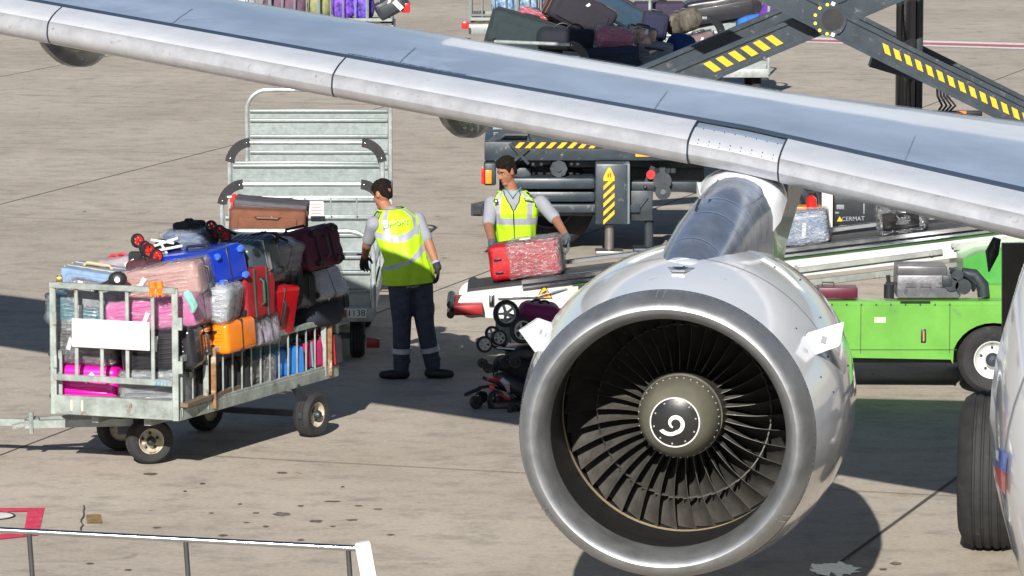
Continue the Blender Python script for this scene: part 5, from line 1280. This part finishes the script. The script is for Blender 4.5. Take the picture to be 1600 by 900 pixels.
# scissor arms
ARM = TRUCK
def sarm(a, b, Y, d=.16, w=.285, st=None, back=0.):
    A, Bp = at(*a, Y)+Vector((0, back, 0)), at(*b, Y)+Vector((0, back, 0)); bm = B(); bar(bm, A, Bp, d, w, up=(0,0,1), bev=.012)
    dirv = (Bp-A).normalized(); nn = Vector((-dirv.z, 0, dirv.x)); nn = nn if nn.z > 0 else -nn
    for e in (-1, 1): bar(bm, A+nn*e*(w/2-.02)+Vector((0,-d/2-.01,0)), Bp+nn*e*(w/2-.02)+Vector((0,-d/2-.01,0)), .03, .045, up=(0,0,1))
    o = obj('scissor_arm', bm, ARM, TK)
    if st:
        q0, q1, n, lean = st; bm = B()
        for k in range(n):
            u = q0+(q1-q0)*k/n; p = A+(Bp-A)*u; pw = (q1-q0)/n*(Bp-A).length
            z_ = Vector((0,-d/2-.004,0)); hh = w*(.23 if lean < 0 else .15)
            poly(bm, [p-nn*hh+z_, p-nn*hh+dirv*pw*.55+z_, p+nn*hh+dirv*(pw*.55+lean*hh)+z_, p+nn*hh+dirv*lean*hh+z_], (0,-.004,0))
        obj('hazard_stripes', bm, YEL, o, smooth=0)
    return o
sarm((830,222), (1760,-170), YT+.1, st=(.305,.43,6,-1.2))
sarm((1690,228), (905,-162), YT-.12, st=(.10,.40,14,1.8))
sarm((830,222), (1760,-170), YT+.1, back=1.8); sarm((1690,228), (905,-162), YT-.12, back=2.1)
bm = B(); c = at(1296, 30, YT-.24); tube(bm, [c, c+Vector((0,.45,0))], .185, 28); pv = obj('pivot_bearing', bm, TRUCK, TK)
bm = B(); tube(bm, [c+Vector((.03,-.01,0)), c+Vector((.03,.03,0))], .115, 24); obj('pivot_bore', bm, BLACKP, pv)
bm = B()
for k in range(6): a = PI*.55+k*PI*.9/5; tube(bm, [c+Vector((.158*math.cos(a),-.012,.158*math.sin(a))), c+Vector((.158*math.cos(a),-.002,.158*math.sin(a)))], .018, 10)
obj('bearing_bolts', bm, M('bolt_yellow', (.85,.72,.05), .4), pv)
bm = B()
for a in (PI*.43, -PI*.43): box(bm, c+Vector((.17*math.cos(a),-.012,.17*math.sin(a))), (.04,.01,.04), rot=(0,.4,0))
obj('bearing_stop', bm, WHITEP, pv)
# lifting ram and hoses
bm = B(); a = at(1415, 175, YT+1.0); 
tube(bm, [Vector((a.x, a.y, 1.1)), Vector((a.x, a.y, 4.1))], .115, 24); ram = obj('lifting_ram', bm, M('ram_chrome_black', (.10,.10,.11), .22, .9), TK)
bm = B(); tube(bm, [Vector((a.x+.14, a.y, 1.1)), Vector((a.x+.14, a.y, 4.0))], .045, 10); bar(bm, at(1360,95,YT+.7), at(1460,125,YT+.7), .25,.12); obj('ram_bracket', bm, DARKST, ram)
bm = B()
for k in range(4): x = 1464+k*5; tube(bm, [at(x,128,YT+.9), at(x+1,150,YT+.9), at(x+8+k*2,165,YT+.9), at(x-2,180,YT+.9)], .014, 8)
pb(bm, 1440,174,1535,182, YT+1.0, .12, .01); obj('hydraulic_hoses', bm, BLACKP, TK)
bm = B(); pb(bm, 1494,174,1510,178, YT+.96, .03, .002); obj('orange_tape', bm, ORA, TK)
# raised body and cab end
bm = B(); a, b = at(740,-172,YT), at(1900,-172,YT); box(bm, ((a.x+b.x)/2, YT+1.2, 5.2), (b.x-a.x, 2.6, 2.3), bev=.04); obj('lifted_body', bm, WHITEP, TK)
bm = B(); pb(bm, 1302,300,1560,352, YT-.2, 1.4, .02); cb = obj('equipment_box', bm, M('box_black', (.022,.026,.034), .3, .1, var=.3, vs=5), TK)
bm = B(); pb(bm, 1285,230,1301,362, YT-.3, .12, .01); obj('white_post', bm, M('cream_post', (.62,.6,.55), .5, var=.06), TK)
lettering('CERMAT', .065, facing(at(1333, 342, YT-.21), (1,0,.03), UP), M('pale_letter', (.25,.28,.33), .5), cb)
bm = B(); p = at(1312, 343, YT-.212); poly(bm, [p+Vector((-.03,0,-.02)), p+Vector((.03,0,-.02)), p+Vector((0,0,.035))], (0,-.003,0)); obj('warning_sign', bm, YEL, cb)
bm = B(); pb(bm, 1307,320,1319,327, YT-.212, .006, .001); pb(bm, 1305,331,1311,334, YT-.212, .006, .001); pb(bm, 1349,318,1351,334, YT-.212, .006, .001); obj('decal', bm, M('dim_decal', (.2,.22,.24), .5), cb)
bm = B(); a = at(1268, 317, YT-.45); tube(bm, [a-UP*.09, a-UP*.07, a+UP*.05, a+UP*.08], [.03,.055,.055,.02], 14); fx = obj('fire_extinguisher', bm, M('extinguisher_red', (.62,.01,.01), .25, coat=.4), TK)
bm = B(); tube(bm, [a+UP*.08, a+UP*.12], .014, 8); box(bm, a+UP*.12, (.07,.03,.02)); obj('valve', bm, BLACKP, fx)
bm = B(); pb(bm, 1235,324,1285,328, YT-.45, .3, .005); obj('orange_shelf', bm, ORA, TK)
bm = B(); c = at(1222, 335, YT-.1); lathe(bm, [(-.1,.46),(-.1,.52),(.15,.52),(.15,.46),(-.1,.46)], Matrix.Translation((c.x, c.y, .62)), 32); obj('mudguard', bm, BLACKP, TK)

# ================================================================== RAILING
RL = thing('steel_railing', 'polished steel handrail on slim posts ending at a white post, bottom left', 'railing', tuple(gp(-40, 1050)))
ra0, ra1 = at(-60, 825, 28), at(560, 857, 27.8)
bm = B(); tube(bm, [ra0, ra1], .019, 16); obj('handrail', bm, CHROME, RL)
for px in (-100, 46, 291, 544):
    q = (px+60)/620; p = ra0+(ra1-ra0)*q; bm = B(); tube(bm, [p-UP*.01, Vector((p.x+.06, p.y, 0))], .016, 12); obj('post', bm, M('dark_chrome', (.2,.21,.22), .2, .9), RL)
a = at(568, 848, 27.75); bm = B()
P_ = [at(554,850,27.7), at(578,846,27.7), at(590,925,27.7), at(570,925,27.7)]
low = Vector((.14, 0, -.6)); poly(bm, [P_[0], P_[1], P_[1]+Vector((.17,0,-.95)), P_[0]+Vector((.17,0,-.95))], (0,.06,0)); bmesh.ops.bevel(bm, geom=bm.edges[:], offset=.006, segments=2, affect='EDGES')
obj('white_end_post', bm, M('cream_post', (.62,.6,.55), .5), RL)

# ================================================================== PEOPLE
SKIN = M('skin', (.33,.14,.08), .62, var=.08, vs=14)
HAIRM = M('dark_hair', (.012,.008,.006), .8, var=.5, vs=60, bump=.8, bs=220, spec=.2)
SHIRT = M('grey_tshirt', (.26,.27,.31), .85, var=.07, vs=12, bump=.3, bs=60)
TROU = M('navy_work_trousers', (.040,.050,.078), .85, var=.3, vs=9, bump=1.0, bs=14, stretch=(1,1,1.8))
LIME = M('hi_vis_lime', (.42,.72,.012), .6, var=.08, vs=7, bump=.25, bs=25)
REFL = M('reflective_tape', (.44,.46,.53), .35, .25, var=.10, vs=14)
GLOVE = M('dark_glove', (.02,.022,.028), .8, var=.2, vs=30)
BOOT = M('black_boot', (.012,.012,.013), .5, var=.2)
def organic(name, fill, voxel, mat, par, it=3):
    bm = B(); fill(bm); bm.transform(WM[par.name].inverted()); me = bpy.data.meshes.new('t'); bm.to_mesh(me); bm.free()
    o = bpy.data.objects.new('t', me); COL.objects.link(o)
    r = o.modifiers.new('r', 'REMESH'); r.mode = 'VOXEL'; r.voxel_size = voxel; r.use_smooth_shade = True
    s = o.modifiers.new('s', 'SMOOTH'); s.iterations = it; s.factor = .6
    bpy.context.view_layer.update()
    me2 = bpy.data.meshes.new_from_object(o.evaluated_get(bpy.context.evaluated_depsgraph_get())); bpy.data.objects.remove(o)
    me2.name = name; me2.materials.clear()
    return link(name, me2, mat, par, smooth=180)
def limb(bm, pts, rs, seg=14):
    P, Q = [], []
    for i in range(len(pts)-1):
        for k in range(4): q = k/4; P.append(Vector(pts[i]).lerp(Vector(pts[i+1]), q)); Q.append(rs[i]+(rs[i+1]-rs[i])*q)
    P.append(Vector(pts[-1])); Q.append(rs[-1]); tube(bm, P, Q, seg)
    for p, r in zip(pts, rs): ball(bm, p, r, 12)
def trunk(bm, rings, side, fwd, n=28):
    loft(bm, [[Vector(c)+side*rx*math.cos(2*PI*k/n)+fwd*ry*math.sin(2*PI*k/n) for k in range(n)] for c, rx, ry in rings])
def frame3(c, f, up=(0,0,1)):
    f = Vector(f).normalized(); u = Vector(up); x = f.cross(u).normalized(); u = x.cross(f); m = Matrix((x, f, u)).transposed().to_4x4(); m.translation = Vector(c); return m
def head(bm, m):
    """m: x right, y face direction, z up, origin at the head's centre"""
    t = lambda x, y, z: m @ Matrix.Translation((x, y, z))
    ball(bm, None, (.073,.092,.100), 24, mat=t(0,-.008,.022)); ball(bm, None, (.056,.062,.085), 20, mat=t(0,.026,-.028))
    ball(bm, None, (.030,.025,.024), 14, mat=t(0,.066,-.092)); ball(bm, None, (.060,.045,.03), 14, mat=t(0,.038,.035))
    ball(bm, None, (.011,.024,.022), 12, mat=t(0,.092,-.014)); ball(bm, None, (.017,.014,.010), 12, mat=t(0,.096,-.026))
    ball(bm, None, (.024,.012,.007), 12, mat=t(0,.080,-.056)); ball(bm, None, (.021,.012,.007), 12, mat=t(0,.079,-.068))
    for s in (-1, 1): ball(bm, None, (.010,.020,.032), 12, mat=t(s*.074,-.005,-.005)); ball(bm, None, (.022,.014,.022), 10, mat=t(s*.034,.056,-.022))
def face(par, m):
    for s in (-1, 1):
        bm = B(); ball(bm, m @ Vector((s*.031,.0635,.008)), .0105, 12); e = obj('eye', bm, M('eye_white', (.33,.28,.25), .3), par)
        bm = B(); ball(bm, m @ Vector((s*.032,.0715,.006)), .0045, 8); obj('iris', bm, BLACKP, e)
        bm = B(); tube(bm, [m @ Vector((s*.012,.0835,.028)), m @ Vector((s*.032,.080,.033)), m @ Vector((s*.052,.064,.027))], [.003,.0042,.002], 6); obj('eyebrow', bm, HAIRM, par)
    bm = B(); tube(bm, [m @ Vector((-.017,.086,-.0635)), m @ Vector((0,.0905,-.062)), m @ Vector((.017,.086,-.0635))], .0014, 6); obj('mouth_line', bm, M('lip', (.25,.07,.05), .5), par)
def hair(par, m, top=.0):
    def f(bm):
        t = lambda x, y, z: m @ Matrix.Translation((x, y, z))
        ball(bm, None, (.080,.092,.075), 24, mat=t(0,-.018,.056+top)); ball(bm, None, (.077,.052,.080), 20, mat=t(0,-.046,.020)); ball(bm, None, (.058,.03,.026), 16, mat=t(0,.040,.088+top*1.5))
        ball(bm, None, (.05,.026,.045), 14, mat=t(0,-.070,-.025))
        for s in (-1,1): ball(bm, None, (.012,.026,.04), 10, mat=t(s*.070,.012,.035))
        rnd = random.Random(4)
        for k in range(60):
            a = rnd.uniform(0, 2*PI); e = rnd.uniform(.2, 1.4); d = Vector((math.cos(a)*math.cos(e)*.080, math.sin(a)*math.cos(e)*.092-.018, math.sin(e)*.075+.056+top))
            ball(bm, None, (.013,.016,.012), 6, mat=m @ Matrix.Translation(d))
    organic('hair', f, .006, HAIRM, par, 1)
def hand(bm, wrist, d, n, curl=.35, thumb=1, s=1.0):
    """d: pointing direction, n: palm normal (fingers curl towards it), thumb: +1/-1 side"""
    d = Vector(d).normalized(); n = Vector(n); n = (n-d*n.dot(d)).normalized(); x = d.cross(n)*thumb
    w = Vector(wrist); mm = Matrix((x, d, n)).transposed().to_4x4(); mm.translation = w+d*.05*s
    ball(bm, None, (.043*s,.055*s,.018*s), 16, mat=mm); ball(bm, w, .027*s, 12)
    for i, (o, L) in enumerate(((.032,.072),(.011,.080),(-.011,.075),(-.032,.060))):
        p = w+d*.088*s+x*o*s; dd = d.copy(); pts = [w+d*.05*s+x*o*.8*s, p]; ang = 0
        for j, q in enumerate((.45,.32,.23)):
            ang += curl*(1+.15*i); dd = d*math.cos(ang)+n*math.sin(ang)+x*o*2.0; dd.normalize(); p = p+dd*L*q*s; pts.append(p)
        tube(bm, pts, [.0105*s,.0105*s,.0098*s,.009*s,.0078*s], 8); ball(bm, pts[-1], .0078*s, 8)
    p0_ = w+d*.022*s+x*.024*s; p1_ = p0_+(x*.75+d*.5+n*.35).normalized()*.035*s; p2_ = p1_+(x*.35+d*.85+n*.45).normalized()*.034*s
    tube(bm, [p0_, p1_, p2_], [.014*s,.012*s,.010*s], 8); ball(bm, p2_, .010*s, 8)
def vest(par, rings, side, fwd, drop, stripe, grow=.022, nA=224, nV=150, zipl=True):
    """rings bottom to top; faces where drop() holds are left open"""
    n = len(rings)-1; g = []; bm = B()
    def samp(v):
        u = v*n; i = min(int(u), n-1); q = u-i; q = q*q*(3-2*q)*.5+q*.5
        a, b = rings[i], rings[i+1]; return Vector(a[0]).lerp(Vector(b[0]), q), a[1]+(b[1]-a[1])*q, a[2]+(b[2]-a[2])*q
    for j in range(nV+1):
        v = j/nV; c, rx, ry = samp(v); row = []
        for k in range(nA):
            a = 2*PI*k/nA; w = .006*math.sin(a*5+v*9)*(1-v)+.004*math.sin(a*11-v*17)*(1-v*.5)
            row.append(bm.verts.new(c+side*(rx+grow+w)*math.cos(a)+fwd*(ry+grow+w)*math.sin(a)))
        g.append(row)
    keep = {}
    for j in range(nV):
        for k in range(nA):
            a = 2*PI*(k+.5)/nA; v = (j+.5)/nV
            if not drop(a, v): keep[(j,k)] = (a, v)
    for (j, k), (a, v) in keep.items():
        f = bm.faces.new((g[j][k], g[j][(k+1)%nA], g[j+1][(k+1)%nA], g[j+1][k]))
        edge = any(((j+dj), (k+dk)%nA) not in keep for dj, dk in ((1,0),(2,0),(0,1),(0,-1),(0,2),(0,-2)) if j+dj < nV)
        f.material_index = 2 if (edge or (zipl and abs(a-PI/2) < .03)) else stripe(a, v)
    bmesh.ops.delete(bm, geom=[v for v in bm.verts if not v.link_faces], context='VERTS')
    o = obj('hi_vis_vest', bm, [LIME, REFL, M('vest_piping', (.03,.04,.03), .7)], par, smooth=180)
    sm = o.modifiers.new('solid', 'SOLIDIFY'); sm.thickness = .006; sm.offset = 1
    return o
def boot(bm, ankle, toe, r=.05):
    a, t = Vector(ankle), Vector(toe); d = (t-a); d.z = 0; d.normalize(); g = Vector((a.x, a.y, .045))
    limb(bm, [a, g-d*.02], [.05,.048]); limb(bm, [g-d*.035, g+d*.09, g+d*.17], [.045,.045,.036])
def flat_sole(o, z=.0): pass

# ---- worker bending over the cart, seen from behind
YW = 41.0
w1 = thing('person', 'worker in lime vest and navy trousers seen from behind, reaching into the numbered cart', 'person', tuple(gp(652, 588)))
A = lambda px, py, dy=0.: at(px, py, YW+dy)
side = Vector((.93, .36, .06)).normalized(); fwd = Vector((-.36, .93, 0)).normalized()
R1 = [(A(641,448),.165,.125),(A(639,428),.175,.13),(A(634,405),.165,.125),(A(626,378,.03),.178,.125),(A(620,356,.06),.198,.125),(A(617,341,.07),.195,.11),(A(614,331,.09),.135,.09),(A(611,325,.11),.08,.072)]
hm = frame3(A(597,304,.16), (-.72,.50,-.42), (.0,.1,1))
sR, eR, wR = A(652,343,.12), A(671,383,.05), A(682,413,.0)
sL, eL, wL = A(584,350,-.03), A(573,384,.10), A(570,402,.32)
hR, hL = A(656,440,.03), A(625,441,-.03); kR, kL = A(664,508,.0), A(628,508,-.03); aR, aL = A(676,570,.03), A(627,574,-.02)
def f(bm):
    head(bm, hm); limb(bm, [A(599,318,.15), A(609,332,.1), A(614,345,.08)], [.054,.056,.07])
    trunk(bm, [(c, rx*.86, ry*.86) for c, rx, ry in R1], side, fwd)
    limb(bm, [sR, eR, wR], [.052,.043,.029]); limb(bm, [sL, eL, wL], [.052,.043,.029])
    limb(bm, [hR, kR, aR], [.085,.06,.042]); limb(bm, [hL, kL, aL], [.085,.06,.042]); limb(bm, [wR, wR+(wR-eR).normalized()*.02], [.028,.02]); limb(bm, [wL, wL+(wL-eL).normalized()*.02], [.028,.02])
organic('body', f, .0065, SKIN, w1)
hair(w1, hm); 
def f(bm):
    trunk(bm, R1, side, fwd); limb(bm, [sR, sR.lerp(eR,.4), sR.lerp(eR,.72)], [.070,.061,.058]); limb(bm, [sL, sL.lerp(eL,.4), sL.lerp(eL,.72)], [.070,.061,.058]); limb(bm, [A(612,333,.09), A(616,345,.07)], [.07,.1])
organic('t_shirt', f, .011, SHIRT, w1, 4)
def f(bm):
    limb(bm, [hR+Vector((0,0,.04)), kR, aR], [.118,.085,.072]); limb(bm, [hL+Vector((0,0,.04)), kL, aL], [.118,.085,.072]); trunk(bm, [(A(641,452),.155,.12),(A(640,436),.172,.132),(A(638,418),.165,.125)], side, fwd)
    for (a, b_) in ((kR,aR),(kL,aL)):
        for q in (.15,.35,.6,.85,1.0): p = a.lerp(b_, q); ball(bm, p+Vector((.01*math.sin(q*9),0,0)), (.074+.008*math.sin(q*23), .074, .03), 12)
    ball(bm, kR.lerp(hR,.35)+side*.08, (.03,.05,.09), 10)
organic('trousers', f, .011, TROU, w1, 3)
for (a, b_) in ((kR,aR),(kL,aL)):
    bm = B(); c = a.lerp(b_, .60); d = (b_-a).normalized(); tube(bm, [c-d*.022, c+d*.022], .089, 24); obj('reflective_band', bm, REFL, w1)
for (a, t) in ((aR, Vector((.7,-.25,0))), (aL, Vector((-.9,-.25,0)))):
    organic('boot', (lambda bm, a=a, t=t: boot(bm, a, a+t)), .009, BOOT, w1, 3)
def f(bm): hand(bm, wR, (wR-eR)+Vector((-.0,0,-.25)), (-1,.1,0), .3, 1, 1.08); limb(bm, [wR-(wR-eR).normalized()*.01, wR+(wR-eR).normalized()*.03], [.036,.036])
organic('glove', f, .005, GLOVE, w1, 1)
def f(bm): hand(bm, wL, (-.1,.6,-.6), (.3,-.2,-1), .5, -1, 1.05); limb(bm, [wL-(wL-eL).normalized()*.01, wL+(wL-eL).normalized()*.03], [.036,.036])
organic('glove', f, .005, GLOVE, w1, 1)
bm = B(); d = (wR-eR).normalized(); tube(bm, [wR-d*.03, wR-d*.008], .035, 16); obj('glove_cuff', bm, M('pale_cuff', (.3,.32,.5), .8), w1)
RV = [(A(640,441),.215,.16),(A(636,420),.205,.155)]+[(c, rx, ry) for c, rx, ry in R1[2:]]
def drop1(a, v):
    s_ = abs(math.cos(a)); return (v > .66 and s_ > .86 and v < .93) or (v > .97)
def str1(a, v):
    x = math.cos(a)
    if math.sin(a) > .25: return 0
    y1 = .29+.10*x; y2 = .49+.09*x*x+.05*x
    if abs(v-y1) < .026 or abs(v-y2) < .032: return 1
    if v > .5 and (abs(x-.60) < .10 or abs(x+.62) < .10): return 1
    return 0
vest(w1, RV, side, fwd, drop1, str1, zipl=False)
lettering('SUPPORT', .062, facing(A(617, 349, -.11)+Vector((0,-.003,0)), side+Vector((0,0,.05)), (-.05,.12,1)), M('silver_print', (.52,.72,.28), .5), [o for o in w1.children if o.name.startswith('hi_vis')][0])

# ---- worker behind the belt, holding the red suitcase
YV = 43.05
w2 = thing('person', 'worker in lime vest behind the belt, looking aside while holding the red suitcase', 'person', tuple(gp(810, 541)))
A = lambda px, py, dy=0.: at(px, py, YV+dy)
side = Vector((1, -.06, 0)).normalized(); fwd = Vector((-.06, -1, 0)).normalized()
R2 = [(A(806,425),.165,.12),(A(806,405),.17,.125),(A(805,382,-.02),.155,.115),(A(805,355,-.05),.17,.12),(A(804,332,-.08),.195,.125),(A(804,316,-.09),.20,.112),(A(802,304,-.09),.15,.095),(A(800,296,-.09),.085,.075)]
hm = frame3(A(792,268,-.13), (-.78,-.58,-.42), (-.05,0,1))
sI, eI, wI = A(768,317,-.08), A(763,352,-.22), A(769,380,-.72)
sJ, eJ, wJ = A(845,316,-.08), A(869,344,-.28), A(886,371,-.78)
hR, hL = A(822,424), A(790,424); kR, kL = A(826,492,-.03), A(788,492,-.03); aR, aL = A(830,545), A(786,545)
def f(bm):
    head(bm, hm); limb(bm, [A(795,283,-.11), A(800,298,-.09), A(803,312,-.09)], [.054,.058,.07])
    trunk(bm, [(c, rx*.86, ry*.86) for c, rx, ry in R2], side, fwd)
    limb(bm, [sI, eI, wI], [.053,.044,.030]); limb(bm, [sJ, eJ, wJ], [.053,.044,.030])
    limb(bm, [wI, wI+Vector((0,-.01,-.02))], [.028,.02]); limb(bm, [wJ, wJ+Vector((0,-.01,-.02))], [.028,.02])
    limb(bm, [hR, kR, aR], [.085,.06,.042]); limb(bm, [hL, kL, aL], [.085,.06,.042])
bd2 = organic('body', f, .0065, SKIN, w2)
face(w2, hm); hair(w2, hm, .006)
def f(bm):
    trunk(bm, R2, side, fwd)
    for s_, e_ in ((sI, eI), (sJ, eJ)): limb(bm, [s_, s_.lerp(e_,.45), s_.lerp(e_,.85)], [.070,.064,.062])
organic('t_shirt', f, .011, SHIRT, w2, 4)
bm = B(); c = A(801,304,-.20); tube(bm, [A(788,290,-.13), A(801,309,-.215), A(814,293,-.13)], .006, 6); obj('collar', bm, M('green_collar', (.02,.25,.2), .8), w2)
def f(bm):
    limb(bm, [hR+Vector((0,0,.04)), kR, aR], [.115,.085,.072]); limb(bm, [hL+Vector((0,0,.04)), kL, aL], [.115,.085,.072]); trunk(bm, [(A(806,430),.15,.12),(A(806,415),.168,.13),(A(806,400),.16,.122)], side, fwd)
organic('trousers', f, .012, M('grey_trousers', (.25,.29,.33), .85, var=.15), w2, 3)
for a in (aR, aL): organic('boot', (lambda bm, a=a: boot(bm, a, a+Vector((0,-.3,0)))), .009, BOOT, w2, 3)
def f(bm): hand(bm, wI, (.12,-.35,-.9), (1,-.1,0), .35, 1, 1.12); limb(bm, [wI-(wI-eI).normalized()*.02, wI+Vector((0,-.01,-.02))], [.038,.038])
organic('glove', f, .005, M('grey_glove', (.07,.09,.11), .8, var=.2, vs=30), w2, 1)
def f(bm): hand(bm, wJ, (.10,-.35,-.9), (-1,-.1,0), .35, -1, 1.12); limb(bm, [wJ-(wJ-eJ).normalized()*.02, wJ+Vector((0,-.01,-.02))], [.038,.038])
organic('glove', f, .005, MATS['grey_glove'], w2, 1)
RV = [(A(806,415),.185,.14),(A(806,398),.18,.138)]+[(c, rx, ry) for c, rx, ry in R2[2:]]
def drop2(a, v):
    x = math.cos(a); fr = math.sin(a)
    if v > .66 and abs(x) > .87 and v < .93: return True
    if fr > 0 and v > .62 and abs(x) < (v-.62)/.38*.62: return True
    return v > .975
def str2(a, v):
    x = math.cos(a)
    if abs(v-.50) < .03 or abs(v-.28) < .03: return 1
    if v > .5 and abs(abs(x)-.66) < .10: return 1
    return 0
v2 = vest(w2, RV, side, fwd, drop2, str2)
bm = B(); box(bm, A(826, 311, -.245), (.075,.008,.022), rot=(0,.05,.0), bev=.003); obj('chest_badge', bm, M('badge_lime', (.5,.75,.2), .6), v2)
bm = B(); box(bm, A(820, 310.5, -.252), (.014,.004,.014)); 
for k in range(4): box(bm, A(824.5+k*2.6, 311, -.252), (.009,.004,.007))
obj('badge_marks', bm, BLACKP, v2)
bm = B(); p = A(775, 314, -.235); box(bm, p, (.035,.006,.035)); q = obj('cross_patch', bm, BLACKP, v2)
bm = B(); box(bm, p+Vector((0,-.004,0)), (.022,.003,.006)); box(bm, p+Vector((0,-.0045,0)), (.006,.003,.022)); obj('cross', bm, WHITEP, q)
